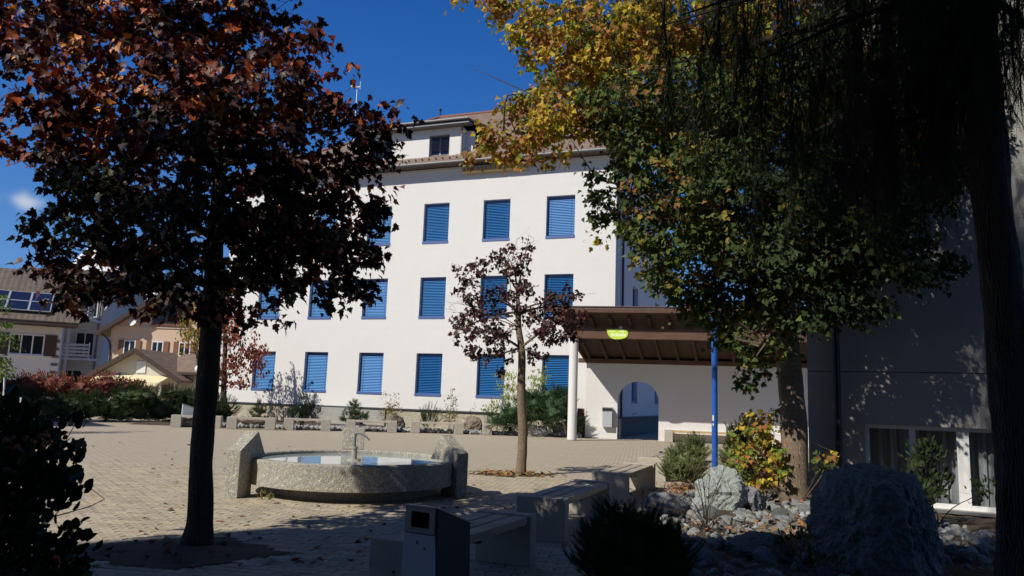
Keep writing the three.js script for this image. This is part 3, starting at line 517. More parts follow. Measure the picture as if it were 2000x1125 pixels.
function houseWindow(o, x, y, w, h, z, panes, shut, frame = M.whitePaint, sm = M.shutter) {
  const q = part('window', [box(w, .07, .06, x, y, z), box(w, .07, .06, x, y + h - .07, z), ...[...Array(panes + 1)].map((_, i) => box(.07, h - .14, .06, x - w / 2 + .035 + i * (w - .07) / panes, y + .07, z))], frame, o);
  for (let i = 0; i < panes; i++) part('pane', box((w - .07) / panes - .07, h - .14, .02, x - w / 2 + .035 + (i + .5) * (w - .07) / panes, y + .07, z), M.darkGlass, q);
  part('sill', box(w + .1, .06, .14, x, y - .06, z + .05), frame, q);
  if (shut) for (const s of [-1, 1]) part('shutter', box(shut, h + .04, .05, x + s * (w / 2 + shut / 2 + .02), y - .02, z + .02), sm, o);
}
{ // white house with solar panels, far left
  const o = thing('solar_house', 'white house with brown tiled roof carrying solar panels, far left', 'house', [-34.8, -.42, -58.4], .5); o.scale.setScalar(1.28);
  part('wall', box(9.5, 5.3, 8, -4.25, 0, -4), M.offWhite, o);
  const a = .54, L = 7.0, R = uvBox(new THREE.BoxGeometry(10.9, .2, L)); R.translate(0, .1, -L / 2).rotateX(a).translate(-4.1, 4.95, 1.0);
  const r = part('roof', R, M.roofGrey, o);
  part('gutter', [box(10.9, .13, .14, -4.1, 4.88, 1.05)], std([.07, .04, .03], .6), r);
  part('eave_soffit', box(10.6, .06, 1.1, -4.1, 4.86, .45), std([.07, .04, .03], .8), r);
  for (let j = 0; j < 2; j++) for (let i = 0; i < 6; i++) { const p = part('solar_panel', [box(1.06, .04, 1.2, 0, 0, 0)], M.panel, r); p.position.set(-.75 - i * 1.13, 4.95 + Math.sin(a) * (1.45 + j * 1.24) + .30, 1.0 - Math.cos(a) * (1.45 + j * 1.24) + .17); p.rotation.x = a; part('panel_frame', [box(1.12, .05, .05, 0, 0, .6), box(1.12, .05, .05, 0, 0, -.6), box(.05, .05, 1.16, .54, 0, 0), box(.05, .05, 1.16, -.54, 0, 0)], std([.34, .35, .37], .5), p); }
  houseWindow(o, -1.2, 3.15, 1.75, 1.2, .03, 3, .62, M.whitePaint, M.shutterDark);
  houseWindow(o, -6.2, 3.15, 1.75, 1.2, .03, 3, .62, M.whitePaint, M.shutterDark);
  for (let i = 0; i < 7; i++) part('quoin', box(.34, .16, .06, .3, 1.2 + i * .46, .03), std([.12, .10, .10], .8), o);
}
{ const o = thing('dark_roof_house', 'dark grey gabled roof rising behind the solar panel house', 'house', [-50.6, -.4, -76], .25); o.scale.setScalar(1.25); gable('h', 9, 9, 6.4, 9.75, M.offWhite, M.slateDark, o); part('skylight', box(.7, .05, 1, 0, 0, 0).rotateZ(-.66).translate(1.1, 9.2, -1.2), M.panel, o); }
{ // white house with balconies
  const o = thing('balcony_house', 'white house with slatted balconies between the solar house and the peach house', 'house', [-36.8, -.3, -66], .1); o.scale.setScalar(1.19);
  part('wall', box(5, 9.5, 7, -.95, 0, -3.5), M.offWhite, o);
  part('roof', [box(6, .25, 9, .2, 9.4, -3.2)], M.roofGrey, o);
  for (const y of [3.25, 6.0]) {
    const b = part('balcony', [box(2.9, .16, 1.4, -.2, y, .7)], M.whitePaint, o);
    for (let i = 0; i < 4; i++) part('slat', box(2.9, .16, .04, -.2, y + .26 + i * .24, 1.38), M.whitePaint, b);
    for (const x of [-1.6, -.2, 1.2]) part('post', box(.07, 1.15, .07, x, y + .1, 1.33), M.whitePaint, b);
  }
  part('corner_post', box(.14, 6, .14, -.3, 0, 1.3), M.whitePaint, o);
  houseWindow(o, .3, 3.6, 1.3, 1.7, .03, 2, 0); houseWindow(o, .3, 6.4, 1.3, 1.7, .03, 2, 0); houseWindow(o, -.3, 1.2, 1.3, 1.4, .03, 2, 0);
  part('downpipe', cyl(.06, .06, 9, 1.15, 0, .1, 8), M.zinc, o);
}
{ // peach house
  const o = thing('peach_house', 'peach rendered house with gabled roof and small brown shutters behind the awning cottage', 'house', [-22.6, 0, -52], .05);
  gable('p', 8.6, 9, 5.35, 8.35, M.peach, M.roofGrey, o, .75);
  for (const x of [-2.98, -1.15, .65]) houseWindow(o, x, 3.66, .78, .95, .03, 2, .32);
  houseWindow(o, -.4, 5.75, 2.5, 1.35, .03, 3, 0, std([.20, .06, .035], .7));
  part('string_course', box(8.6, .08, .06, 0, 5.5, .03), std([.6, .47, .36]), o);
  const d = part('satellite_dish', [new THREE.SphereGeometry(.5, 18, 8, 0, 6.3, 0, .75).scale(1, .5, 1).rotateX(1.2).rotateY(-.5).translate(-2.64, 5.8, .35)], M.whitePaint, o); part('dish_arm', bar(V(-2.64, 5.9, 0), V(-2.64, 5.9, .5), .05, .05), M.zinc, d);
  part('gutter_pipe', taper([V(-4.75, 4.95, .3), V(-4.4, 4.6, .1), V(-4.25, 4.2, .06), V(-4.25, .2, .06)], [.06, .06], 8), std([.06, .04, .03]), o);
}
{ // cottage with awning
  const o = thing('awning_cottage', 'low cream cottage with shallow brown gable and yellow scalloped awning', 'house', [-22.1, 0, -46], -.06);
  gable('c', 5.0, 3.4, 2.15, 3.62, M.cream, M.roof, o, .55);
  const R = uvBox(new THREE.BoxGeometry(5.6, .16, 4.2)); part('side_roof', [R.rotateX(.30).translate(3.4, 3.05, -2.4)], M.roof, o);
  part('side_wall', box(4.6, 2.3, 3, 3.6, 0, -2.3), M.cream, o);
  part('side_gutter', [box(5.6, .12, .12, 3.4, 2.33, -.3), ], std([.06, .03, .02], .6), o);
  part('loft_door', box(.55, .7, .06, .25, 2.35, .03), M.whitePaint, o);
  const aw = part('awning', [uvBox(new THREE.BoxGeometry(4.2, .04, 1.4)).rotateX(.30).translate(0, 1.98, .72)], M.awning, o);
  const sc = new THREE.Shape(); sc.moveTo(-2.1, .12); sc.lineTo(2.1, .12); for (let i = 12; i > 0; i--) { const x = -2.1 + i * .35; sc.quadraticCurveTo(x - .09, -.1, x - .175, -.1); sc.quadraticCurveTo(x - .26, -.1, x - .35, 0); } part('valance', new THREE.ExtrudeGeometry(sc, { depth: .02, bevelEnabled: false }).translate(0, 1.68, 1.38), M.awning, aw);
  part('door', box(.5, 1.7, .06, 1.75, 0, .03), std([.30, .09, .03], .7), o);
  for (const x of [-2.2, .35, 2.2]) part('awning_post', box(.12, 1.75, .12, x, 0, 1.3), M.cream, o);
}

// ------------------------------------------------------------------ leaves, twigs, stones: shapes
function leafShape(pts, fold = .12, droop = .18) {        // outline from base to tip, mirrored; folded along the midrib
  const out = [...pts, ...pts.slice(0, -1).reverse().map(([x, y]) => [-x, y])].slice(0, pts.length * 2 - 1);
  const pos = [], idx = []; const z = (x, y) => Math.abs(x) * fold - droop * y * y;
  pos.push(0, .35, z(0, .35)); out.forEach(([x, y]) => pos.push(x, y, z(x, y)));
  const n = out.length; for (let i = 0; i < n; i++) idx.push(0, 1 + i, 1 + (i + 1) % n);
  const g = new THREE.BufferGeometry(); g.setAttribute('position', new THREE.Float32BufferAttribute(pos, 3)); g.setIndex(idx); g.computeVertexNormals(); return g;
}
const mapleLeaf = leafShape([[.0, .0], [.12, .06], [.36, .0], [.30, .14], [.56, .34], [.42, .40], [.44, .52], [.24, .48], [.28, .70], [.15, .72], [0, 1.0]], .22, .34);
const ovalLeaf = leafShape([[0, 0], [.16, .2], [.2, .5], [.13, .8], [0, 1]], .25, .2);
const roundLeaf = leafShape([[0, 0], [.26, .16], [.34, .45], [.24, .78], [0, 1]], .2, .15);
function sprig(n, len, needle, w, spread, seed) {         // a twig set with needles
  const r = rng(seed), pos = [], idx = [];
  const triv = (a, b, c) => { const o = pos.length / 3; pos.push(...a, ...b, ...c); idx.push(o, o + 1, o + 2); };
  triv([-.012 * len, 0, 0], [.012 * len, 0, 0], [0, len, 0]);
  for (let i = 0; i < n; i++) { const y = len * (.08 + .92 * i / n), a = i * 2.4 + r() * .6, s = Math.sin(spread), c = Math.cos(spread), l = needle * (.7 + .5 * r()); const dx = Math.cos(a), dz = Math.sin(a); triv([-dz * w, y, dx * w], [dz * w, y, -dx * w], [dx * s * l, y + c * l, dz * s * l]); }
  const g = new THREE.BufferGeometry(); g.setAttribute('position', new THREE.Float32BufferAttribute(pos, 3)); g.setIndex(idx); g.computeVertexNormals(); return g;
}
const pineSprig = sprig(46, .16, .05, .0022, .75, 3), juniperSprig = sprig(40, .22, .045, .005, .6, 4), larchSprig = sprig(60, .34, .035, .0016, 1.2, 5), bladeTuft = sprig(16, .3, .12, .004, .35, 6);
function leafMat(o = {}) { return new THREE.MeshPhysicalMaterial({ color: C(1, 1, 1), roughness: .9, specularIntensity: .5, side: THREE.DoubleSide, ...o }); }
const pick = (r, pal) => { let t = r() * pal.reduce((s, p) => s + p[0], 0); for (const p of pal) { t -= p[0]; if (t <= 0) return p; } return pal[0]; };
const gauss = r => (r() + r() + r() - 1.5) * 1.15;
/* foliage through the volume of lumpy clumps. blobs: {c, r:[x,y,z], pal, w}. Leaves gather in sprays on the blobs' outer parts, so sky shows between. */
function foliage(parent, o) {
  const r = rng(o.seed), L = []; const up = o.up ?? .5, tot = o.blobs.reduce((s, b) => s + (b.w ?? 1) * b.r[0] * b.r[1], 0);
  for (const b of o.blobs) {
    const n = Math.round(o.n * (b.w ?? 1) * b.r[0] * b.r[1] / tot), per = o.per ?? 12, sprays = Math.max(1, Math.round(n / per));
    for (let k = 0; k < sprays; k++) {
      const th = r() * 6.283, cz = r() * 2 - 1, rad = Math.pow(r(), o.fill ?? .38), q = Math.sqrt(1 - cz * cz);
      const dir = V(Math.cos(th) * q, cz, Math.sin(th) * q), base = V(b.c.x + dir.x * b.r[0] * rad, b.c.y + dir.y * b.r[1] * rad, b.c.z + dir.z * b.r[2] * rad);
      const pal = pick(r, b.pal || o.pal), sz = o.spray ?? .16;
      for (let i = 0; i < per; i++) {
        const p = V(base.x + gauss(r) * sz, base.y + gauss(r) * sz * .7, base.z + gauss(r) * sz), pc = r() < .7 ? pal : pick(r, b.pal || o.pal), s = o.size * (.5 + .75 * r());
        let N, Y;
        if (o.mode === 'up') { Y = dir.clone().multiplyScalar(o.out ?? .7).add(V(gauss(r) * .35, 1, gauss(r) * .35)).normalize(); N = V(gauss(r), .2 * gauss(r), gauss(r)).normalize(); }
        else if (o.mode === 'hang') { Y = V(gauss(r) * .25 + dir.x * .2, -1, gauss(r) * .25 + dir.z * .2).normalize(); N = V(gauss(r), .2 * gauss(r), gauss(r)).normalize(); }
        else { N = V(gauss(r) * .8 + dir.x * .35, up + gauss(r) * .55, gauss(r) * .8 + dir.z * .35).normalize(); Y = V(dir.x + gauss(r), -.75 + gauss(r) * .4, dir.z + gauss(r)); }
        const X = Y.clone().cross(N).normalize(); if (X.lengthSq() < .5) continue; if (o.mode) N = X.clone().cross(Y); else Y = N.clone().cross(X);
        if (o.keep && !o.keep(p)) continue;
        const j = .8 + .4 * r();
        L.push({ p, m: new THREE.Matrix4().makeBasis(X.multiplyScalar(s), Y.multiplyScalar(s), N.multiplyScalar(s)).setPosition(p), c: [pc[1] * j, pc[2] * j, pc[3] * j] });
      }
    }
  }
  let rest = L;
  if (o.single) {                       // the leaves that show largest stand as parts of their own
    L.sort((a, b) => (inFrame(a.p) ? a.p.length() : 999) - (inFrame(b.p) ? b.p.length() : 999));
    const mats = {}, key = c => c.map(v => v < .03 ? Math.round(v * 120) / 120 : Math.round(v * 12) / 12).join();
    for (const q of L.slice(0, o.single)) { const k = key(q.c), mt = mats[k] ??= (() => { const m = o.mat.clone(); m.color = C(...q.c); return m; })(); const m = part('leaf', o.geo, mt, parent); q.m.decompose(m.position, m.quaternion, m.scale); }
    rest = L.slice(o.single);
  }
  if (rest.length) { const inst = new THREE.InstancedMesh(o.geo, o.mat, rest.length); rest.forEach((q, i) => { inst.setMatrixAt(i, q.m); inst.setColorAt(i, C(...q.c)); }); inst.name = o.name || 'foliage'; inst.userData.kind = 'stuff'; inst.castShadow = inst.receiveShadow = true; parent.add(inst); }
  return L;
}
function limbs(parent, fork, targets, r0, mat, seed, twigs = 4, name = 'branch') {   // each limb with its side twigs is one part
  const r = rng(seed);
  targets.forEach(t => {
    const d = t.clone().sub(fork), mid = fork.clone().addScaledVector(d, .45).add(V(gauss(r) * .15, d.length() * .07, gauss(r) * .15)), end = fork.clone().addScaledVector(d, 1.05), gs = [taper([fork.clone().addScaledVector(d, -.04), mid, end], [r0, r0 * .55, r0 * .15], 7)];
    for (let i = 0; i < twigs; i++) { const s = fork.clone().addScaledVector(d, .4 + .6 * r()).add(V(0, d.length() * .04, 0)), l = d.length() * (.15 + .25 * r()); gs.push(taper([s, s.clone().add(V(gauss(r) * l * .6, l * .2, gauss(r) * l * .6)), s.clone().add(V(gauss(r) * l * 1.3, l * (.3 + .5 * r()), gauss(r) * l * 1.3))], [r0 * .28, r0 * .18, r0 * .06], 5)); }
    part(name, gs, mat, parent);
  });
}
const W3 = (x, y, z, rx, ry, rz, pal, w) => ({ c: V(x, y, z), r: [rx, ry, rz ?? rx], pal, w });
const B = (x, y, d, rx, ry, pal, w, rz) => { const s = d / 1500; return { c: at(x, y, d), r: [rx * s, ry * s, (rz ?? (rx + ry) / 2) * s], pal, w }; };   // a clump seen at a pixel and a depth

// ------------------------------------------------------------------ big purple maple at the left
{
  const t = thing('purple_maple', 'large maple with dark purple and rusty leaves left of the fountain', 'tree', [0, 0, 0]);
  const z = 7.77, trunk = [V(-2.98, -.05, -z), at(391, 1020, z), at(393, 900, z), at(404, 760, z), at(414, 620, z), at(418, 520, z), at(425, 400, z), at(432, 250, z), at(440, 90, z)];
  part('trunk', taper(trunk, [.17, .125, .108, .108, .104, .09, .07, .05, .02], 18, .16, 3), M.barkDark, t);
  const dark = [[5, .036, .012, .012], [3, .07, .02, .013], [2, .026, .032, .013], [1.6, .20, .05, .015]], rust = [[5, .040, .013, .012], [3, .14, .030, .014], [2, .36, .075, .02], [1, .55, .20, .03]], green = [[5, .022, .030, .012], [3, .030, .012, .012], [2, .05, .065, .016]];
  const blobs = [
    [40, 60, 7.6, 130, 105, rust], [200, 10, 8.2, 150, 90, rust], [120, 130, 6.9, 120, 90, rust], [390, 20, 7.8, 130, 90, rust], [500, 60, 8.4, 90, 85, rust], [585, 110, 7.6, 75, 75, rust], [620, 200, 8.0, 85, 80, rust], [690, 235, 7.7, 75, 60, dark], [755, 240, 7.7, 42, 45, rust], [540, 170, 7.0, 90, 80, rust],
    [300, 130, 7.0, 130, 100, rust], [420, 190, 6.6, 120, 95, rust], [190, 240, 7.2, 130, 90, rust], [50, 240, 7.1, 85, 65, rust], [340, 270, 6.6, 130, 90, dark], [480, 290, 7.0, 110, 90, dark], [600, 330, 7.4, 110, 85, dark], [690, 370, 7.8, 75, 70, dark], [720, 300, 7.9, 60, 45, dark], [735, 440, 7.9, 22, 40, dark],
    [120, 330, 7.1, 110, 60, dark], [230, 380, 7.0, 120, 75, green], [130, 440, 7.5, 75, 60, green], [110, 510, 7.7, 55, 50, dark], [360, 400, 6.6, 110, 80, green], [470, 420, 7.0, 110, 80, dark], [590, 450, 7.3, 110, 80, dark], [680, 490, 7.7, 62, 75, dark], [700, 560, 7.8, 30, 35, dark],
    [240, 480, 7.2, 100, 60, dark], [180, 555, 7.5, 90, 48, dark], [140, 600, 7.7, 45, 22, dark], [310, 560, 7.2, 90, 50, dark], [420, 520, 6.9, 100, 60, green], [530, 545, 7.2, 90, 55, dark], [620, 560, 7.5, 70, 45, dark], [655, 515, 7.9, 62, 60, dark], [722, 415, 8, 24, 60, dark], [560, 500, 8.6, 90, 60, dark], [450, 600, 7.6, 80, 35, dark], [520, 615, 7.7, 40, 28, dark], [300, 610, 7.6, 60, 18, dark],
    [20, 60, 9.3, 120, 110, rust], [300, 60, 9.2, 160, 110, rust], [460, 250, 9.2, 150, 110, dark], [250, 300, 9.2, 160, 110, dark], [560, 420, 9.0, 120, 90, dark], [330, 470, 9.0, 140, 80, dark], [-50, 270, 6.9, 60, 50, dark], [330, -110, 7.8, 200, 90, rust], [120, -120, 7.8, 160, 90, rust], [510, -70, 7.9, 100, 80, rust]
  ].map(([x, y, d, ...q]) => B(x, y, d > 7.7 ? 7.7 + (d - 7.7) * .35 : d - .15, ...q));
  limbs(t, at(412, 560, z), [B(150, 480, 7.5).c, B(600, 500, 7.5).c, B(280, 560, 7.2).c, B(540, 560, 7.3).c].map(v => v), .042, M.barkDark, 4, 7);
  limbs(t, at(420, 470, z), [B(120, 330, 7.5).c, B(680, 400, 7.7).c, B(230, 380, 7.0).c, B(330, 470, 9).c, B(560, 420, 9).c], .045, M.barkDark, 5, 8);
  limbs(t, at(428, 330, z), [B(60, 230, 7.6).c, B(700, 240, 7.8).c, B(190, 180, 7.2).c, B(590, 170, 7.5).c, B(420, 190, 6.7).c, B(300, 60, 9.2).c], .04, M.barkDark, 6, 8);
  limbs(t, at(436, 170, z), [B(60, 40, 7.6).c, B(570, 90, 7.8).c, B(250, 0, 8).c, B(500, 10, 8.2).c], .03, M.barkDark, 7, 7);
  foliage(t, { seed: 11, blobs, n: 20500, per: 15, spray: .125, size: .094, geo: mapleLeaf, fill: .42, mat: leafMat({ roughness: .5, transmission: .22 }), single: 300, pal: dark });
}
// ------------------------------------------------------------------ yellow-green maple at the right
{
  const t = thing('golden_maple', 'large maple turning yellow and green in front of the canopy, shaded on its right', 'tree', [0, 0, 0]);
  const z = 12.2, trunk = [V(4.62, -.1, -z), at(1550, 960, z), at(1552, 860, z), at(1545, 760, z), at(1535, 650, z), at(1520, 500, z), at(1490, 330, z), at(1460, 150, z), at(1440, -80, z), at(1430, -330, z)];
  part('trunk', taper(trunk, [.27, .235, .20, .19, .18, .16, .13, .1, .07, .03], 20, .12, 9), M.barkPale, t);
  const gold = [[4, .50, .36, .03], [3, .42, .19, .045], [3, .20, .27, .03], [2, .58, .46, .04], [2, .30, .13, .04]], mid = [[6, .06, .095, .018], [3, .12, .16, .025], [1.2, .30, .24, .04], [.8, .30, .13, .035]], deepShade = [[7, .032, .056, .014], [3, .05, .08, .016], [.7, .18, .18, .03], [.4, .25, .12, .03]];  // autumn tones; the two darker palettes paint the crown's shade into leaf colour
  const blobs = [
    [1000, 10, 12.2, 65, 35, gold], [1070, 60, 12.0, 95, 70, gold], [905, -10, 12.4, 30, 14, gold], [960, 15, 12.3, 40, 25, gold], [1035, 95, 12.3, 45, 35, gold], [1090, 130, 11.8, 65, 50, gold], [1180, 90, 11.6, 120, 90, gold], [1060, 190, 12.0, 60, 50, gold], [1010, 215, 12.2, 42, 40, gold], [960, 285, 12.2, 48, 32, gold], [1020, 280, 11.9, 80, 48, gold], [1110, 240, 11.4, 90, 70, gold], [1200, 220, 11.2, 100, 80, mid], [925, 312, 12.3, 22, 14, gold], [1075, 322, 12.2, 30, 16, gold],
    [1300, 50, 11.4, 130, 90, gold], [1450, 40, 11.4, 140, 90, gold], [1330, 190, 11.0, 120, 90, mid], [1470, 200, 10.8, 130, 100, mid], [1250, 310, 11.2, 80, 70, mid], [1195, 365, 11.6, 55, 45, deepShade], [1170, 425, 11.9, 30, 32, deepShade], [1172, 460, 12.0, 14, 14, gold], [1360, 340, 10.8, 110, 90, mid], [1500, 360, 10.6, 120, 95, deepShade], [1620, 130, 11.2, 120, 110, deepShade], [1640, 310, 10.8, 120, 100, deepShade], [1760, 190, 11.2, 105, 110, deepShade], [1770, 360, 10.9, 95, 90, deepShade],
    [1265, 430, 11.3, 60, 55, mid], [1300, 480, 11.2, 75, 60, mid], [1390, 470, 10.9, 100, 75, mid], [1520, 490, 10.6, 110, 80, deepShade], [1640, 480, 10.7, 110, 80, deepShade], [1760, 500, 11.0, 85, 70, deepShade], [1840, 520, 11.2, 35, 40, deepShade], [1310, 560, 11.3, 60, 45, mid], [1370, 610, 11.8, 65, 50, mid], [1450, 590, 11.9, 90, 60, mid], [1560, 600, 10.8, 95, 55, deepShade], [1680, 590, 10.9, 90, 48, deepShade], [1410, 660, 12.1, 40, 26, mid], [1480, 680, 11.4, 55, 45, mid], [1470, 740, 12.3, 26, 32, mid], [1820, 265, 10.6, 45, 60, gold],
    [1600, 220, 12.4, 170, 150, deepShade], [1420, 260, 12.2, 150, 130, deepShade], [1750, 300, 12.2, 120, 130, deepShade], [1500, 450, 12.0, 160, 110, deepShade], [1640, 470, 11.8, 150, 110, deepShade], [1400, 540, 12.2, 110, 70, deepShade], [1850, 110, 10.8, 55, 110, deepShade], [1865, 320, 10.7, 45, 80, deepShade], [1800, 60, 10.9, 80, 80, deepShade], [1150, 170, 13, 80, 80, gold], [1260, 120, 12.8, 110, 100, mid], [1250, 260, 12.6, 90, 70, mid], [1330, 300, 12.6, 100, 80, mid], [1200, 60, 13.8, 170, 120, mid], [1450, 150, 14, 220, 150, mid], [1350, 400, 13.6, 150, 120, deepShade], [1650, 350, 13.4, 170, 150, deepShade], [1560, 560, 13.2, 150, 70, deepShade], [1200, -120, 12, 230, 110, gold], [1500, -150, 11.5, 260, 120, mid], [1800, -60, 11.5, 180, 140, deepShade], [1400, -300, 12, 280, 120, mid], [1700, -250, 12, 240, 120, mid]
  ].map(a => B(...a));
  limbs(t, at(1530, 600, z), [B(1330, 560, 11.4).c, B(1680, 560, 11).c, B(1400, 470, 11).c, B(1480, 690, 11).c, B(1760, 500, 11).c], .06, M.barkPale, 14, 8);
  limbs(t, at(1512, 460, z), [B(1200, 370, 11.6).c, B(1300, 430, 11.3).c, B(1640, 330, 10.9).c, B(1770, 360, 11).c, B(1360, 400, 13.5).c], .075, M.barkPale, 15, 8);
  limbs(t, at(1485, 310, z), [B(970, 280, 12.2).c, B(1110, 250, 11.5).c, B(1300, 200, 11.1).c, B(1640, 130, 11.2).c, B(1500, 200, 10.8).c], .07, M.barkPale, 16, 9);
  limbs(t, at(1460, 150, z), [B(990, 20, 12.2).c, B(1090, 120, 11.9).c, B(1200, 60, 11.8).c, B(1330, 20, 11.5).c, B(1760, 150, 11.3).c, B(1560, -100, 11.5).c], .06, M.barkPale, 17, 9);
  const mat = leafMat({ transmission: .34 });
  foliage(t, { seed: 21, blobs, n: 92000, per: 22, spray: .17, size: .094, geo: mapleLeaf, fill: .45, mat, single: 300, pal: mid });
  // shoots round the foot of the trunk
  const shootMix = [[5, .16, .23, .03], [3, .26, .28, .035], [2, .50, .36, .03], [1, .42, .17, .04]];
  const sh = [B(1480, 830, 12.35, 38, 36, gold), B(1455, 890, 12.35, 42, 32, shootMix), B(1510, 890, 12.35, 40, 50, gold), B(1500, 850, 12.35, 36, 34, shootMix), B(1525, 905, 12.0, 22, 34, shootMix), B(1465, 860, 12.3, 30, 30, shootMix), B(1490, 940, 12.35, 40, 26, gold), B(1440, 925, 12.35, 28, 24, mid), B(1530, 800, 12.35, 16, 22, mid), B(1605, 905, 11.5, 16, 24, mid), B(1625, 885, 11.5, 9, 20, gold)];
  limbs(t, V(4.5, .1, -12.0), sh.map(b => b.c), .014, M.barkPale, 18, 3, 'shoot');
  foliage(t, { seed: 22, blobs: sh, n: 1500, per: 7, spray: .08, size: .078, geo: mapleLeaf, mat, name: 'shoot_leaves', pal: gold });
}
// ------------------------------------------------------------------ slender purple tree on the plaza
{
  const t = thing('young_purple_tree', 'slender young tree with sparse purple leaves in its own square pit before the canopy', 'tree', [0, 0, 0]);
  const z = 16.05; part('trunk', taper([V(.3, -.03, -z), at(1018, 910, z), at(1021, 850, z), at(1018, 770, z), at(1019, 690, z), at(1013, 640, z), at(1012, 600, z), at(1010, 560, z)], [.13, .105, .095, .088, .075, .065, .05, .03], 14, .16, 31), M.barkPale, t);
  const pal = [[5, .05, .022, .022], [3, .08, .03, .028], [2, .12, .028, .024], [1, .03, .016, .016]];
  const b = [[905, 560, 16, 22, 34], [930, 530, 15.8, 26, 18], [900, 625, 16.1, 16, 30], [930, 600, 15.6, 34, 32], [925, 655, 15.8, 40, 30], [945, 690, 15.8, 36, 22], [965, 640, 15.4, 40, 38], [985, 690, 16.3, 22, 20], [980, 585, 15.8, 36, 26], [960, 510, 16.2, 34, 20], [985, 490, 16.2, 26, 14], [1010, 530, 16, 34, 30], [1030, 490, 16.2, 12, 20], [1030, 560, 15.7, 26, 24], [1045, 610, 15.8, 38, 30], [1085, 590, 16, 34, 26], [1115, 575, 16.1, 22, 22], [1100, 625, 15.7, 44, 28], [1135, 620, 16, 20, 24], [1075, 655, 15.8, 34, 24], [1045, 690, 16.1, 22, 22], [1060, 640, 15.3, 30, 22], [1120, 655, 16, 22, 14], [975, 725, 16, 10, 12], [890, 525, 16.2, 10, 10], [1030, 470, 16.2, 5, 10]].map(a => B(...a, pal));
  limbs(t, at(1016, 680, z), [[925, 640], [1100, 620], [955, 700], [1060, 640], [1045, 690]].map(([x, y]) => at(x, y, 15.8)), .034, M.barkPale, 32, 5);
  limbs(t, at(1012, 610, z), [[905, 550], [1085, 590], [940, 580], [1130, 600], [885, 650]].map(([x, y]) => at(x, y, 15.9)), .03, M.barkPale, 33, 6);
  limbs(t, at(1010, 570, z), [[960, 500], [1032, 465], [985, 490], [1050, 560]].map(([x, y]) => at(x, y, 16.1)), .024, M.barkPale, 34, 6);
  limbs(t, at(1013, 640, z), [[878, 610], [870, 590], [1010, 470]].map(([x, y]) => at(x, y, 16)), .012, M.barkPale, 35, 8, 'bare_twig');
  foliage(t, { seed: 36, blobs: b, n: 3400, per: 8, spray: .09, size: .085, geo: mapleLeaf, fill: .55, mat: leafMat({ transmission: .2, roughness: .55 }), single: 120, pal });
}
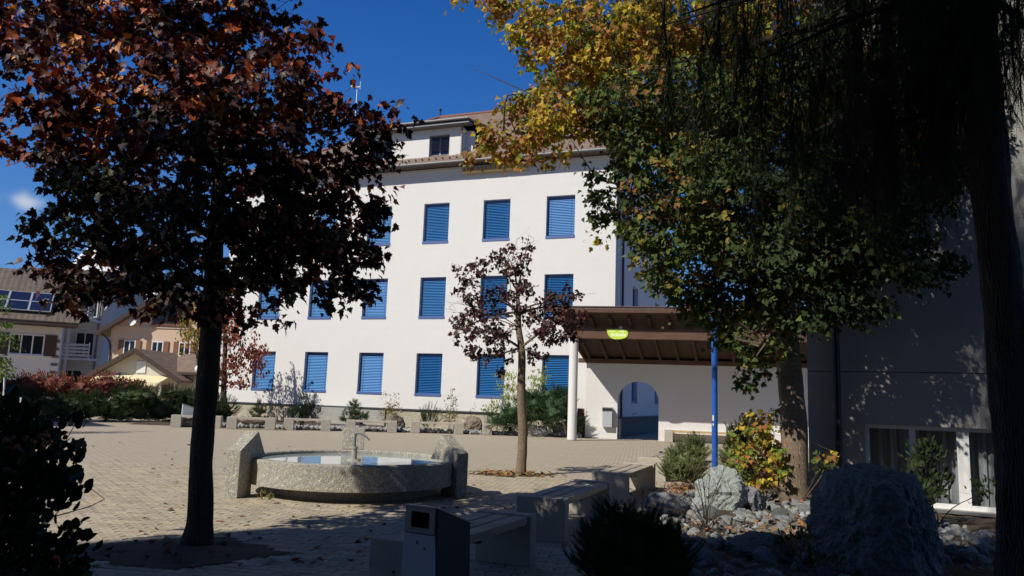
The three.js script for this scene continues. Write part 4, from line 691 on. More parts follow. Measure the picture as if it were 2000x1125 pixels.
// ------------------------------------------------------------------ larch at the right edge
{
  const t = thing('larch_tree', 'dark larch with rough trunk and long drooping twigs along the right edge', 'tree', [0, 0, 0]);
  const z = 5.6; part('trunk', taper([at(2005, 1190, z), at(1998, 1050, z), at(1988, 900, z), at(1975, 750, z), at(1960, 600, z), at(1940, 420, z), at(1925, 250, z), at(1915, 60, z), at(1905, -200, z), at(1895, -700, z), at(1890, -1400, z)], [.19, .16, .145, .14, .138, .132, .127, .12, .11, .09, .03], 24, .3, 41), M.barkDark, t);
  const arms = [[1260, 60, 6.2], [1330, 30, 5.4], [1450, 10, 6.6], [1480, 120, 5.2], [1600, 40, 5.8], [1700, 90, 6.4], [1230, 150, 6.8], [1560, 200, 6.6], [1750, -20, 5.0], [1850, 60, 5.2], [1960, 20, 4.6], [2050, 120, 5.2], [1400, -90, 5.6], [1640, -120, 5.0], [1500, 300, 6.9], [1300, -20, 6.6], [1400, 120, 6.0], [1560, 120, 6.9], [1660, 220, 6.2], [1800, 160, 6.6], [1350, 220, 7.2], [1460, 230, 6.4], [1600, 330, 6.6], [1720, 330, 7.0], [1850, 230, 6.8]];
  const r = rng(43), twig = [];
  arms.forEach(([x, y, d], k) => { const e = at(x, y, d), s = at(1915, y - 130, z), m = s.clone().lerp(e, .5).add(V(0, .12, 0)); part('branch', taper([s, m, e], [.035, .022, .006], 6), M.barkDark, t); for (let i = 0; i < 17; i++) { const f = .1 + .95 * r(), p = s.clone().lerp(e, f).add(V(gauss(r) * .16, .1 * (1 - f), gauss(r) * .3)); twig.push([p, .25 + .6 * r()]); } });
  const inst = [], geoT = [];
  for (const [p, l] of twig) { const e = p.clone().add(V(gauss(r) * .08, -l, gauss(r) * .08)); geoT.push(taper([p, p.clone().lerp(e, .5).add(V(gauss(r) * .02, 0, gauss(r) * .02)), e], [.005, .004, .002], 4)); for (let q = 0; q < l; q += .085) inst.push(p.clone().lerp(e, q / l).add(V(gauss(r) * .03, 0, gauss(r) * .03))); }
  part('twigs', geoT, M.barkDark, t).userData.kind = 'stuff';
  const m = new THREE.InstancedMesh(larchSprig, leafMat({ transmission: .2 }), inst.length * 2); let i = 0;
  for (const p of inst) for (let k = 0; k < 2; k++) { const q = new THREE.Quaternion().setFromUnitVectors(V(0, 1, 0), V(gauss(r) * .5, -1, gauss(r) * .5).normalize()); m.setMatrixAt(i, new THREE.Matrix4().compose(p, q, V(1, 1, 1).multiplyScalar(.7 + .5 * r()))); const g = .7 + .5 * r(); m.setColorAt(i++, C(.024 * g, .040 * g, .013 * g)); }  // hanging needles coloured darker to stand for the shade on them
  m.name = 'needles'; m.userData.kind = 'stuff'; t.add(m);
  // unseen upper crown, its clumps placed to shade the grey building
  const hi = [[2.2, 6.8, -6, 1.3, .9], [.7, 8.4, -4.6, 1.5, .9], [2.2, 9.2, -5, 1.7, 1.1], [3.6, 7.2, -6.8, 1.4, .9], [3.6, 10.5, -5.6, 1.9, 1.2], [.2, 10, -3.4, 1.6, 1], [4.8, 8.4, -5.6, 1.5, 1], [1.4, 6.6, -3.6, 1.2, .8], [3.4, 12.5, -5.4, 1.6, 1.2], [5.6, 6.6, -7.4, 1.3, .8], [2.9, 5.6, -4.2, 1.2, .7], [3.4, 14.5, -5.4, 1.1, 1.3], [3, 7.6, -8, 1.3, .9], [1.4, 8.6, -7.4, 1.2, .8], [2.8, 9.8, -7, 1.5, 1], [4.2, 8.6, -7.6, 1.4, .9], [.9, 10.2, -6.6, 1.3, .9], [4.6, 7.0, -8.6, 1.2, .8], [2.2, 7.0, -8.2, 1.0, .7], [1.6, 11.6, -6.2, 1.5, 1]].map(([x, y, zz, a, b]) => W3(x, y, zz, a, b));
  limbs(t, at(1905, -500, z), hi.map(q => q.c), .035, M.barkDark, 46, 4);
  foliage(t, { seed: 47, blobs: hi, n: 22000, per: 14, spray: .25, size: 1.15, geo: larchSprig, mode: 'hang', fill: .5, mat: leafMat({ transmission: .2 }), name: 'upper_needles', pal: [[3, .045, .075, .022], [2, .06, .085, .02]] });
}
// ------------------------------------------------------------------ weeping birch-like tree by the school, yellow tree behind
{
  const t = thing('weeping_tree', 'small weeping tree with hanging coral red leaves beside the school corner', 'tree', [0, 0, 0]);
  const z = 37.6; part('trunk', taper([at(436, 830, z).setY(-.05), at(437, 760, z), at(440, 660, z), at(436, 590, z), at(432, 560, z)], [.16, .13, .1, .06, .03], 12, .1, 51), M.bark, t);
  const pal = [[5, .30, .085, .045], [3, .22, .06, .04], [2, .40, .14, .06], [1, .14, .06, .03]], lime = [[3, .34, .26, .05], [2, .24, .22, .04], [1, .3, .12, .05]];
  const b = [[440, 610, 37.6, 34, 34], [460, 650, 37.2, 40, 36], [425, 660, 37.5, 40, 50], [490, 690, 37.0, 44, 24], [455, 715, 37.2, 46, 40], [500, 712, 37.3, 30, 26], [420, 730, 37.4, 30, 30], [470, 745, 37.3, 34, 16], [518, 680, 36.9, 14, 8], [385, 640, 38, 30, 40], [400, 600, 38, 30, 30]].map((a, i) => B(...a, i > 8 ? lime : pal));
  limbs(t, at(438, 640, z), b.slice(0, 8).map(q => q.c), .03, M.bark, 52, 5);
  foliage(t, { seed: 53, blobs: b, n: 3600, per: 9, spray: .17, size: .13, geo: roundLeaf, mode: 'hang', fill: .6, mat: leafMat({ transmission: .3 }), pal });
}
{
  const t = thing('yellow_tree', 'small yellow-leaved garden tree in front of the peach house, left of the big trunk', 'tree', [0, 0, 0]);
  part('trunk', taper([at(388, 800, 42).setY(-.05), at(388, 720, 42), at(378, 640, 42)], [.14, .1, .04], 10), M.bark, t);
  const pal = [[4, .40, .28, .05], [3, .30, .24, .05], [2, .42, .16, .05]];
  const b = [[372, 630, 42, 26, 26], [350, 625, 41.6, 14, 10], [385, 660, 41.8, 26, 26], [362, 665, 42, 18, 14], [392, 610, 42, 24, 20], [352, 690, 42, 8, 8]].map(a => B(...a, pal));
  limbs(t, at(384, 690, 42), b.map(q => q.c), .03, M.bark, 55, 5);
  foliage(t, { seed: 54, blobs: b, n: 900, per: 8, spray: .16, size: .12, geo: roundLeaf, fill: .6, mat: leafMat({ transmission: .35 }), pal });
}
// ------------------------------------------------------------------ hedge and garden shrubs on the left
function shrub(name, label, cat, blobs, o) { const t = thing(name, label, cat, [0, 0, 0], 0, o.group);
  if (o.core) part('filler_core', blobs.map((b, i) => { const g = new THREE.IcosahedronGeometry(1, 3), p = g.attributes.position; for (let k = 0; k < p.count; k++) { const s = .70 + .5 * fbm(p.getX(k) * 2 + i, p.getY(k) * 2, p.getZ(k) * 2, 3); p.setXYZ(k, p.getX(k) * s * b.r[0] + b.c.x, p.getY(k) * s * b.r[1] + b.c.y, p.getZ(k) * s * b.r[2] + b.c.z); } g.computeVertexNormals(); return g; }), std(o.core, .95), t); if (o.stems) limbs(t, o.root || blobs[0].c.clone().setY(0), blobs.map(q => q.c), o.stemR ?? .012, M.bark, o.seed + 1, 3, 'stem'); foliage(t, { blobs, ...o }); return t; }  // solid core added inside the foliage to block light
{
  const green = [[5, .035, .06, .02], [3, .05, .085, .025], [1, .08, .10, .03]], red = [[5, .24, .055, .035], [3, .32, .09, .045], [2, .13, .045, .025], [1, .26, .17, .05]];
  const lo = []; for (let i = 0; i < 14; i++) { const f = i / 13; lo.push(W3(mix(-22.5, -13.4, f), .54 + .06 * Math.sin(i * 2.1), mix(-29.6, -36.2, f), .75, .58, .7, green)); }
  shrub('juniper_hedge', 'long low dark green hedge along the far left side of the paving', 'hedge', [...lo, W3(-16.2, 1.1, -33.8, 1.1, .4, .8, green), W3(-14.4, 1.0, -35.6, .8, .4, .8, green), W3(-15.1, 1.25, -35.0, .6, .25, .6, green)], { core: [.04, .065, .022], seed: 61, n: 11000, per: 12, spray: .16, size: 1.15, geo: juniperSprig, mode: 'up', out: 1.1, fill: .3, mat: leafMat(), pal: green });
  const rb = []; for (let i = 0; i < 8; i++) rb.push(W3(mix(-23, -16.9, i / 7), 1.35 + .14 * Math.sin(i * 2.3), mix(-32.3, -34.6, i / 7), .75, .62, .75, red));
  shrub('red_hedge', 'reddish barberry hedge rising behind the green hedge at the far left', 'hedge', rb, { core: [.17, .055, .038], seed: 63, n: 11000, per: 12, spray: .16, size: .11, geo: ovalLeaf, mode: 'up', out: 1, fill: .35, mat: leafMat({ transmission: .25 }), pal: red });
  shrub('pale_shrub', 'pale straw-coloured shrub at the right end of the red hedge', 'shrub', [B(214, 765, 34.2, 14, 24), B(228, 755, 34.4, 12, 16)], { seed: 65, n: 260, per: 8, spray: .12, size: .1, geo: ovalLeaf, mode: 'up', mat: leafMat(), pal: [[3, .45, .36, .26], [2, .3, .15, .1]], stems: true });
  const ls = thing('left_sapling', 'sunlit green leafy tree at the left edge in front of the solar house', 'tree', [0, 0, 0]);
  part('trunk', taper([V(-17.2, 0, -23.4), at(-30, 720, 23.5), at(-20, 600, 23.5)], [.1, .08, .04], 8), M.bark, ls);
  foliage(ls, { seed: 66, blobs: [B(2, 680, 23.5, 24, 34), B(-18, 650, 23.5, 36, 40), B(-30, 720, 23.5, 50, 40), B(-10, 600, 24, 20, 30), B(6, 720, 23.2, 16, 16)], n: 1100, per: 8, spray: .14, size: .14, geo: ovalLeaf, mat: leafMat({ transmission: .35 }), pal: [[3, .12, .2, .03], [2, .18, .26, .05], [1, .06, .1, .02]] });
  for (const [x, y0, y1, d, l] of [[8, 735, 800, 25, 'thin white stake left of the red hedge at the picture edge'], [40, 778, 815, 26, 'short pale stake standing before the red hedge']]) { const o = thing('garden_stake', l, 'stake', [0, 0, 0]); const a = at(x, y1, d), b = at(x + 1, y0, d); part('rod', taper([a.setY(Math.min(a.y, .1)), b], [.03, .025], 8), M.whitePaint, o); part('tip', new THREE.SphereGeometry(.03, 8, 6).translate(b.x, b.y, b.z), M.whitePaint, o); }
}
// near firethorn at the left edge
{
  const t = thing('firethorn_bush', 'dark firethorn bush with orange berries in the near left corner', 'bush', [0, 0, 0]);
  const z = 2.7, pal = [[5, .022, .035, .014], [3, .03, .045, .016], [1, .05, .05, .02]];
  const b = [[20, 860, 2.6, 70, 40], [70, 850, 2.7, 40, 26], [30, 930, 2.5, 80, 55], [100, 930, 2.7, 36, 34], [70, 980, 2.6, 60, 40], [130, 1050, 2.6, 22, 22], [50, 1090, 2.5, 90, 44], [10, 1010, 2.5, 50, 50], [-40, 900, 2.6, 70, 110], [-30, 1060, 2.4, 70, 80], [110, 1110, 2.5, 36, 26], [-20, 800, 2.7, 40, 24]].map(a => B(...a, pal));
  limbs(t, V(-2.0, .2, -2.75), [B(130, 860, 2.7), B(120, 1000, 2.7), B(145, 1040, 2.6), B(60, 830, 2.7), B(30, 900, 2.5)].map(q => q.c), .009, M.bark, 71, 2);
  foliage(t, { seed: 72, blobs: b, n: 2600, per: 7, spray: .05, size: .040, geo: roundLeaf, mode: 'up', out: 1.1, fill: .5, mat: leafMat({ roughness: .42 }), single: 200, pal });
  foliage(t, { seed: 73, blobs: [B(136, 830, 2.7, 16, 6), B(140, 890, 2.7, 14, 14), B(146, 940, 2.7, 8, 8), B(148, 1045, 2.6, 10, 8)].map(q => ({ ...q, pal })), n: 44, per: 3, spray: .025, size: .042, geo: roundLeaf, mode: 'up', mat: leafMat({ roughness: .42 }), name: 'tip_leaves', pal });
  const r = rng(74), bg = new THREE.IcosahedronGeometry(.0065, 1), ber = [[15, 865], [60, 862], [78, 868], [35, 880], [85, 855], [8, 890], [100, 1100], [108, 1095], [112, 1105], [95, 1085]]; const bm = std([.42, .12, .02], .35);
  ber.forEach(([x, y], k) => { for (let i = 0; i < 14; i++) { const p = at(x + gauss(r) * 13, y + gauss(r) * 9, 2.52 + gauss(r) * .06); const m = part('berry', bg, bm, t); m.position.copy(p); m.scale.setScalar(.8 + .5 * r()); } });
}
// ------------------------------------------------------------------ planting in front of the school
{
  const dg = [[4, .035, .06, .022], [3, .05, .08, .03]], pine = [[4, .05, .085, .02], [3, .08, .11, .025]];
  shrub('dwarf_spruce', 'small conical green spruce behind the second far bench', 'shrub', [B(505, 826, 33.2, 17, 12, pine), B(505, 808, 33.2, 11, 10, pine), B(505, 794, 33.2, 5, 8, pine)], { seed: 81, n: 700, per: 10, spray: .07, size: .9, geo: juniperSprig, mode: 'up', out: 1.2, mat: leafMat(), pal: pine, stems: true });
  shrub('rosemary_shrub', 'feathery grey-green shrub with upright twigs behind the third far bench', 'shrub', [B(592, 815, 34, 22, 20, dg), B(605, 805, 34, 20, 14, dg), B(578, 806, 34, 12, 12, dg), B(598, 785, 34, 14, 16, dg, .4)], { seed: 83, n: 650, per: 7, spray: .09, size: 1.1, geo: juniperSprig, mode: 'up', out: .5, mat: leafMat(), pal: dg, stems: true });
  shrub('dwarf_pine', 'dark dwarf mountain pine with knobbly crown behind the fourth far bench', 'shrub', [B(693, 802, 34.2, 9, 12, pine), B(682, 818, 34.2, 16, 10, pine), B(705, 816, 34.2, 13, 10, pine), B(694, 790, 34.2, 6, 6, pine)], { seed: 85, n: 800, per: 10, spray: .06, size: 1.1, geo: pineSprig, mode: 'up', out: 1, mat: leafMat(), pal: pine, stems: true });
  const bz = [[4, .30, .22, .07], [3, .22, .2, .06], [1, .16, .16, .04]];
  shrub('golden_shrub', 'rounded golden-brown shrub with loose twigs beside the brown boulder', 'shrub', [B(758, 808, 34.4, 20, 20, bz), B(772, 800, 34.4, 14, 14, bz), B(762, 780, 34.4, 22, 14, bz, .25)], { seed: 87, n: 800, per: 7, spray: .09, size: .07, geo: ovalLeaf, mode: 'up', mat: leafMat({ transmission: .3 }), pal: bz, stems: true });
  shrub('lavender_tuft', 'low grey-green lavender tuft behind the fifth far bench', 'shrub', [B(836, 825, 34.6, 17, 14, dg), B(840, 810, 34.6, 14, 10, dg, .4)], { seed: 89, n: 260, per: 7, spray: .08, size: 1.1, geo: bladeTuft, mode: 'up', out: .5, mat: leafMat(), pal: [[3, .09, .12, .05], [2, .12, .14, .06]] });
  const lf = [[4, .14, .19, .04], [2, .22, .22, .05], [1, .3, .22, .06]];
  shrub('leafy_sapling', 'narrow upright leafy sapling against the white school wall', 'shrub', [B(878, 812, 34.6, 17, 18, lf), B(880, 785, 34.6, 12, 18, lf, .5), B(884, 762, 34.6, 5, 14, lf, .3)], { seed: 91, n: 620, per: 6, spray: .08, size: .075, geo: ovalLeaf, mode: 'up', mat: leafMat({ transmission: .3 }), pal: lf, stems: true });
  shrub('bare_sapling', 'thin reddish sapling with few leaves beside the pale boulder', 'shrub', [B(922, 800, 34.8, 7, 16), B(914, 825, 34.8, 8, 12)], { seed: 93, n: 70, per: 4, spray: .08, size: .07, geo: ovalLeaf, mode: 'up', mat: leafMat(), pal: [[3, .14, .08, .05], [2, .2, .15, .06]], stems: true });
  const jn = [[4, .035, .075, .028], [3, .05, .10, .04], [1, .08, .13, .05]];
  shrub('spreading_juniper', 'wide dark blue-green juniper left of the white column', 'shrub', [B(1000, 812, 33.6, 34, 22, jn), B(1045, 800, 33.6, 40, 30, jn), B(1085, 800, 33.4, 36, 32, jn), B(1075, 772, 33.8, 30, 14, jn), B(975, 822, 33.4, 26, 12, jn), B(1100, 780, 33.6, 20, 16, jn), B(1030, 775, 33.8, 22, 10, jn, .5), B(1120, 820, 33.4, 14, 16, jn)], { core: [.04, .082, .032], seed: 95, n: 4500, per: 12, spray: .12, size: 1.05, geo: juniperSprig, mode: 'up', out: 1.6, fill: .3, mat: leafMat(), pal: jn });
  const yg = [[4, .28, .34, .06], [3, .36, .36, .08], [1, .16, .24, .04]];
  shrub('yellow_green_shrub', 'airy yellow-green shrub rising behind the juniper in front of two blinds', 'shrub', [B(1000, 760, 34.6, 30, 34, yg), B(1045, 745, 34.6, 24, 24, yg), B(965, 790, 34.5, 22, 24, yg, .6), B(985, 730, 34.6, 20, 14, yg), B(1060, 730, 34.7, 14, 14, yg), B(975, 835, 34.2, 10, 10, yg, .6), B(945, 800, 34.5, 10, 14, yg, .5)], { seed: 97, n: 1300, per: 7, spray: .13, size: .11, geo: ovalLeaf, mode: 'hang', fill: .55, mat: leafMat({ transmission: .4 }), pal: yg, stems: true, root: V(-.1, .05, -34.5) });
  shrub('passage_shrub', 'dark shrub standing in the shade seen through the archway', 'shrub', [B(1222, 830, 38.5, 16, 18, dg), B(1226, 808, 38.5, 14, 14, dg)], { seed: 99, n: 260, per: 8, spray: .1, size: .09, geo: ovalLeaf, mode: 'up', mat: leafMat(), pal: dg, stems: true });
}
// ------------------------------------------------------------------ right bed: junipers, heather, mugo pine, bare twigs
{
  const og = [[4, .20, .23, .09], [3, .26, .28, .12], [1, .13, .17, .06]];
  shrub('grey_green_juniper', 'sunlit grey-green feathery juniper left of the blue pole foot', 'shrub', [B(1336, 905, 14.6, 28, 28, og), B(1354, 888, 14.8, 18, 24, og), B(1326, 925, 14.2, 24, 18, og), B(1352, 925, 14.3, 16, 18, og)], { core: [.16, .19, .07], seed: 101, n: 1800, per: 10, spray: .07, size: .8, geo: juniperSprig, mode: 'up', out: 1, fill: .35, mat: leafMat(), pal: og });
  shrub('olive_juniper', 'olive green juniper between the blue pole and the maple shoots', 'shrub', [B(1440, 905, 14.4, 24, 36, og), B(1440, 870, 14.6, 18, 24, og), B(1432, 940, 14, 16, 14, og), B(1458, 860, 14.6, 16, 26, og)], { core: [.16, .19, .07], seed: 103, n: 1400, per: 10, spray: .07, size: .8, geo: juniperSprig, mode: 'up', out: 1, fill: .35, mat: leafMat(), pal: og });
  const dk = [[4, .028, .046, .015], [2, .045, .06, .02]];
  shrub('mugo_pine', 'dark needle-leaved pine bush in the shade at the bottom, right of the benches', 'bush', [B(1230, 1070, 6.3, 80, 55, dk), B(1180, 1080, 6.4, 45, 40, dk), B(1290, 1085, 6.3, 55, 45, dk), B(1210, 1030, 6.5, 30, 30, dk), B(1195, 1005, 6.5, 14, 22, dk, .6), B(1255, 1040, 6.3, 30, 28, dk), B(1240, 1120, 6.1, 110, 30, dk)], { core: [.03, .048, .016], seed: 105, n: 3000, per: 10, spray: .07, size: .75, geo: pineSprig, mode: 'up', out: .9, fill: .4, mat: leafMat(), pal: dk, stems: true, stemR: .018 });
  const t = thing('bare_shrub', 'thin bare-twigged shrub with few tiny leaves in front of the pale boulder', 'shrub', [0, 0, 0]), r = rng(107), root = V(2.35, .05, -9.2);
  [[1340, 858], [1300, 930], [1362, 880], [1385, 900], [1420, 905], [1330, 960], [1280, 950], [1440, 960], [1400, 960], [1352, 930], [1310, 1000], [1428, 1000], [1375, 940], [1255, 985]].forEach(([x, y]) => { const e = at(x, y, 9.0 + .5 * gauss(r)), m = root.clone().lerp(e, .5).add(V((e.x - root.x) * -.12, .06, 0)), gs = [taper([root.clone().add(V(gauss(r) * .06, 0, gauss(r) * .06)), m, e], [.006, .004, .002], 5)]; for (let i = 0; i < 4; i++) { const s = m.clone().lerp(e, r()); gs.push(taper([s, s.clone().add(V(gauss(r) * .06, .07, gauss(r) * .05)), s.clone().add(V(gauss(r) * .13, .15, gauss(r) * .1))], [.003, .002, .001], 4)); } part('twig', gs, std([.06, .04, .03], .8), t); });
  foliage(t, { seed: 108, blobs: [B(1350, 950, 9, 70, 60)], n: 130, per: 2, spray: .08, size: .028, geo: ovalLeaf, fill: .6, mat: leafMat(), pal: [[3, .12, .05, .03], [2, .06, .05, .03]] });
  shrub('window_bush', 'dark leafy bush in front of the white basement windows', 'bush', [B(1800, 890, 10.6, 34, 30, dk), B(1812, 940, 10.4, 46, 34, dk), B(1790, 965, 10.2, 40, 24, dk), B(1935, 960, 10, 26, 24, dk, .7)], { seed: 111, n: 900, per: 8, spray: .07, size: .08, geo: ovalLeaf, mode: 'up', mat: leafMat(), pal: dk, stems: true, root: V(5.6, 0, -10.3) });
  shrub('red_heather', 'low rusty ground plant between the sunlit bench and the pale boulder', 'plant', [B(1330, 950, 13.2, 34, 8), B(1310, 962, 12.6, 26, 6)], { seed: 113, n: 220, per: 6, spray: .07, size: .06, geo: ovalLeaf, mat: leafMat(), pal: [[3, .30, .10, .06], [2, .22, .14, .09], [1, .12, .12, .05]] });
  shrub('foot_weeds', 'small tuft of weeds at the foot of the left fountain buttress', 'plant', [B(520, 970, 10.7, 16, 5)], { seed: 115, n: 60, per: 5, spray: .03, size: .05, geo: ovalLeaf, mode: 'up', mat: leafMat({ transmission: .3 }), pal: [[3, .18, .2, .05], [2, .3, .26, .1], [1, .34, .12, .05]] });
  shrub('low_plant', 'dim yellowish low plant at the foot of the big dark boulder', 'plant', [B(1560, 1050, 7.2, 30, 26), B(1600, 1090, 7, 40, 20)], { seed: 117, n: 240, per: 6, spray: .05, size: .05, geo: ovalLeaf, mode: 'up', mat: leafMat(), pal: [[3, .10, .10, .03], [1, .25, .16, .03]] });
}
// ------------------------------------------------------------------ boulders and stones
function rockGeo(seed, detail, rough = .28, flatY = .8) {
  const g = mergeVertices(new THREE.IcosahedronGeometry(1, detail).deleteAttribute('normal').deleteAttribute('uv')), p = g.attributes.position, v = V();
  const r = rng(seed), planes = [...Array(9)].map(() => [V(gauss(r), gauss(r), gauss(r)).normalize(), .62 + .3 * r()]);
  if (seed === 5) planes.splice(0, 99, ...[[.86, .5, .1, .70], [-.95, .2, .2, .74], [-.12, .98, .1, .72], [.15, .25, .95, .62], [.62, .1, .78, .70], [-.6, .2, .77, .72], [-.15, .62, .77, .80], [.45, .5, .74, .72], [.95, -.1, .2, .76], [0, .3, -.95, .7], [-.72, .69, .1, .86]].map(([x, y, z, k]) => [V(x, y, z).normalize(), k]));
  for (let i = 0; i < p.count; i++) { v.fromBufferAttribute(p, i); const d = v.clone(); let s = 1; for (const [n, k] of planes) { const c = d.dot(n); if (c > 0) s = Math.min(s, mix(1, k / c, .96)); } s = Math.min(s, 1.1) * (1 + rough * fbm(d.x * 1.6 + seed, d.y * 1.6, d.z * 1.6, 5)) + (detail > 10 ? (seed === 5 ? .13 : .10) * Math.abs(fbm(d.x * 3.2, d.y * 3.2 + seed, d.z * 3.2, 5)) + (seed === 5 ? .07 : .07) * fbm(d.x * 8, d.y * 8 + seed, d.z * 8, 4) : 0); p.setXYZ(i, d.x * s, d.y * s * flatY, d.z * s); }
  g.computeVertexNormals(); return uvBox(toCreasedNormals(g, .5));
}
const rockMats = { dark: std([.21, .225, .21], .95, { map: rep(T.rock, 1.2), bumpMap: rep(T.rock, 1.6), bumpScale: .05 }), pale: std([.46, .50, .46], .95, { map: rep(T.rock, 1.2), bumpMap: rep(T.rock, 2.4), bumpScale: .03 }), grey: std([.34, .34, .35], .95, { map: rep(T.rock, 1), bumpMap: rep(T.rock, 1.6), bumpScale: .03 }), brown: std([.30, .24, .18], .95, { map: rep(T.rock, 1), bumpMap: rep(T.rock, 1.6), bumpScale: .03 }) };
function boulder(name, label, pos, size, seed, mat, turn = 0, detail = 18) { const m = part(name, rockGeo(seed, detail, seed === 5 ? .12 : .26).scale(...size), mat, scene); m.position.set(...pos); m.rotation.y = turn; return tag(m, label, 'boulder'); }
boulder('boulder', 'big dark craggy boulder before the basement windows', [3.62, .36, -7.6], [.61, .95, .68], 5, rockMats.dark, .4, 44);
boulder('boulder', 'pale greenish sunlit boulder at the foot of the blue pole', [3.02, .28, -11.2], [.40, .50, .36], 8, rockMats.pale, .2, 26);
boulder('boulder', 'rounded brown boulder between the golden shrub and a far bench', [-4.95, .3, -34.3], [.5, .46, .4], 12, rockMats.brown, 1);
boulder('boulder', 'jagged grey-brown boulder beside the bare sapling', [-1.5, .32, -34.9], [.55, .52, .4], 15, rockMats.brown, 2);
boulder('boulder', 'rounded pale stone right of the last far bench', [1.42, .2, -33.6], [.38, .30, .3], 18, rockMats.grey, .7);
boulder('boulder', 'low brown stone behind the second far bench', [-10.6, .22, -32.4], [.62, .36, .4], 21, rockMats.brown, .3);
boulder('boulder', 'pale stone behind the leftmost far bench', [-12.6, .16, -31.5], [.6, .28, .4], 24, rockMats.grey, .3);
boulder('boulder', 'shaded grey rock left of the pale boulder, nearest the benches', [2.16, .16, -10.6], [.34, .26, .28], 27, rockMats.grey, .3, 20);
boulder('boulder', 'split grey rock touching the right side of the pale boulder', [3.5, .16, -11.3], [.26, .30, .24], 30, rockMats.grey, 1.3, 20);
boulder('boulder', 'blue-grey rock in the shade left of the big dark boulder', [2.62, .12, -8.0], [.36, .24, .3], 33, rockMats.dark, 2.1, 20);
boulder('boulder', 'flat dark rock at the bottom edge before the big boulder', [2.05, .06, -6.35], [.3, .2, .26], 36, rockMats.dark, .8, 20);
{
  const gs = [1, 2, 3, 4].map(i => rockGeo(40 + i, 3, .3)), r = rng(44), spots = [];
  for (let k = 0; k < 4000 && spots.length < 46; k++) { const x = 1 + r() * 4.4, z = -5.4 - r() * 7.4, s = .07 + .12 * r() * r(); if (!inPoly(x - .1, z, bed) || !inFrame(V(x, 0, z)) || spots.some(q => Math.hypot(q[0] - x, q[1] - z) < (q[2] + s) * .9) || Math.hypot(x - 3.42, z + 7.6) < .8 || Math.hypot(x - 3.02, z + 11.2) < .42) continue; spots.push([x, z, s]); }
  let proto; spots.forEach(([x, z, s], i) => { const m = new THREE.Mesh(gs[i % 4], [rockMats.grey, rockMats.pale, rockMats.grey, rockMats.dark][(i * 7) % 4]); m.name = numbered('stone'); m.castShadow = m.receiveShadow = true; m.position.set(x, .06 + .1 * fbm(x * 1.3, z * 1.3, 4.4) + s * .25, z); m.scale.set(s * (1 + .4 * r()), s * .9, s * (1 + .3 * r())); m.rotation.set(r(), r() * 6, r()); scene.add(m); tag(m, 'loose grey stone lying in the gravel bed right of the plank benches', 'stone', 'loose stones in the gravel bed'); });
  const scatter = (name, poly, n, s0, s1, cols, y0, ok, seed, label) => { const rr = rng(seed), xs = poly.map(p => p[0]), zs = poly.map(p => p[1]), L = []; for (let k = 0; k < n * 6 && L.length < n; k++) { const x = mix(Math.min(...xs), Math.max(...xs), rr()), z = mix(Math.min(...zs), Math.max(...zs), rr()); if (inPoly(x, z, poly) && (!ok || ok(x, z))) L.push([x, z]); } const m = new THREE.InstancedMesh(gs[seed % 4], std([1, 1, 1], .95, { map: rockMats.grey.map }), L.length); L.forEach(([x, z], i) => { const s = mix(s0, s1, rr() ** 2); m.setMatrixAt(i, new THREE.Matrix4().compose(V(x, y0(x, z) + s * .2, z), new THREE.Quaternion().setFromEuler(new THREE.Euler(rr() * 6, rr() * 6, rr() * 6)), V(s * (1 + .5 * rr()), s, s))); const c = cols[Math.floor(rr() * cols.length)], k = .8 + .4 * rr(); m.setColorAt(i, C(c[0] * k, c[1] * k, c[2] * k)); }); m.name = name; m.castShadow = m.receiveShadow = true; scene.add(m); tag(m, label, 'gravel', null, 'stuff'); };
  const gc = [[.34, .34, .34], [.46, .46, .45], [.22, .225, .23], [.32, .29, .26], [.2, .19, .18]];
  scatter('gravel', bed, 4200, .015, .075, gc, (x, z) => .05 + .1 * fbm(x * 1.3, z * 1.3, 4.4), (x, z) => z > -13.5 && z < -4.4 && x < 6 && (z < -8.4 || hash(x * 3.1 + z) > .55), 51, 'grey gravel and rubble covering the stone bed on the right');
  const strip = [[-13.2, -31.7], [-8.6, -32.3], [-4.5, -33.1], [-1, -33.5], [1.8, -33.75], [3.2, -33.6], [3.2, -34.5], [-1, -34.4], [-4.5, -34.2], [-8.6, -33.4], [-13.2, -32.6]];
  scatter('white_pebbles', strip, 1900, .04, .11, [[.42, .42, .42], [.5, .5, .5], [.30, .30, .32], [.40, .37, .34]], () => .06, null, 52, 'pale pebbles in a strip behind the far benches');
}
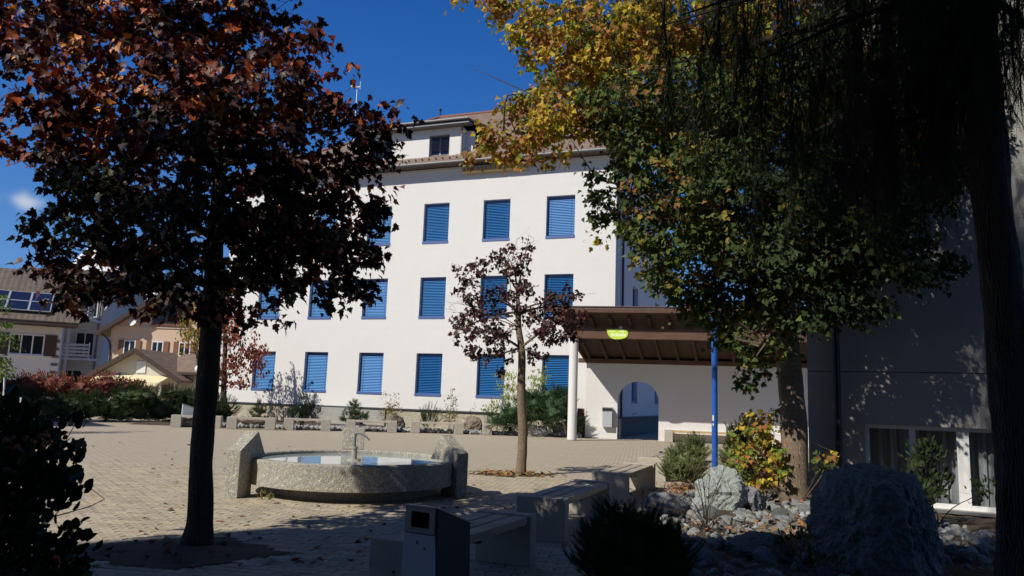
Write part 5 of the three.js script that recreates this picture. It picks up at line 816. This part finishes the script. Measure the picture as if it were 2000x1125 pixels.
{ // fallen leaves
  const r = rng(120), P = []; const add = (x, z, n, s, c) => { for (let i = 0; i < n; i++) P.push([x + gauss(r) * s, z + gauss(r) * s * .8, c]); };
  add(.1, -16.1, 260, .75, [[.40, .27, .08], [.3, .2, .08], [.34, .12, .05]]); add(-2.9, -7.5, 60, 1.3, [[.12, .04, .03], [.2, .07, .04], [.05, .03, .02]]); add(-2.5, -9, 30, 2.6, [[.26, .08, .04], [.12, .05, .03]]); add(3, -13, 240, 1.3, [[.36, .12, .06], [.3, .22, .08], [.24, .12, .06]]); add(-5, -18, 60, 5, [[.2, .1, .05], [.3, .12, .05]]); add(-1.2, -11.6, 40, 1.8, [[.26, .08, .04], [.14, .06, .03]]); add(3.2, -9, 200, 1.2, [[.3, .14, .06], [.2, .15, .06]]);
  const m = new THREE.InstancedMesh(mapleLeaf, leafMat(), P.length); P.forEach(([x, z, c], i) => { const s = .05 + .05 * r(); m.setMatrixAt(i, new THREE.Matrix4().compose(V(x, (inPoly(x, z, bed) ? .14 : inPoly(x, z, pitA) || inPoly(x, z, pitB) ? .035 : .012) + r() * .012, z), new THREE.Quaternion().setFromEuler(new THREE.Euler(-Math.PI / 2 + gauss(r) * .35, gauss(r) * .3, r() * 6.28)), V(s, s, s))); const k = c[Math.floor(r() * c.length)]; m.setColorAt(i, C(...k)); });
  m.name = 'fallen_leaves'; m.castShadow = m.receiveShadow = true; scene.add(m); tag(m, 'fallen leaves scattered over paving, tree pits and stone bed', 'leaves', null, 'stuff');
}
// ------------------------------------------------------------------ unseen building and house that cast shade; tree added to darken the foreground
{
  const o = thing('rear_building', 'tall flat-roofed building behind the photographer, shading the foreground', 'building', [0, 0, 0]);
  part('wall', [box(28.6, 16.1, 9, -2.3, 0, 7.4)], std([.22, .20, .18], .9), o); part('roof', box(28.6, .2, 9, -2.3, 16.1, 7.4), M.roofGrey, o);
  for (let i = 0; i < 6; i++) for (const y of [1.2, 4.6, 8, 11.4]) part('window', box(1.4, 1.7, .05, -11 + i * 4.2, y, 2.89), M.darkGlass, o);
  const h = thing('side_house', 'house beyond the left edge of the picture, shading the hedge', 'house', [-23.5, 0, -22.6], 0);
  h.rotation.y = -.838; part('wall', box(8, 6.7, 6, -4, 0, 0), M.cream, h); part('roof', box(8.4, .3, 6.6, -4, 6.7, 0), M.roofGrey, h);
}
{
  const t = thing('added_shade_tree', 'added unseen leafy tree behind the photographer, its crown darkening the foreground', 'tree', [0, 0, 0]);  // unseen tree, added to keep sky light off the foreground
  part('trunk', taper([V(-3.6, -.1, 1.6), V(-3.5, 2.5, 1.5), V(-3.2, 5, 1.0)], [.24, .2, .12], 14, .15, 91), M.barkDark, t);
  const b = []; for (let i = 0; i < 16; i++) { const x = -7 + (i % 4) * 3.0 + .8 * hash(i), zz = 1.2 - Math.floor(i / 4) * 1.75 + .6 * hash(i + 40); b.push(W3(x, (zz > -1 ? 6.5 : 5.9) - .22 * Math.max(0, -zz) + .4 * hash(i + 9), zz, 1.7, .55, 1.2)); }
  limbs(t, V(-3.2, 4.8, 1.0), b.filter((q, i) => i % 2 === 0).map(q => q.c), .05, M.barkDark, 92, 3);
  foliage(t, { seed: 93, blobs: b, n: 14000, per: 12, spray: .25, size: .17, geo: mapleLeaf, fill: .6, mat: leafMat(), pal: [[3, .05, .08, .02], [1, .09, .10, .02]] });
}
scene.traverse(o => { if (o.isMesh) { o.castShadow = true; o.receiveShadow = true; } });
renderer.render(scene, camera);
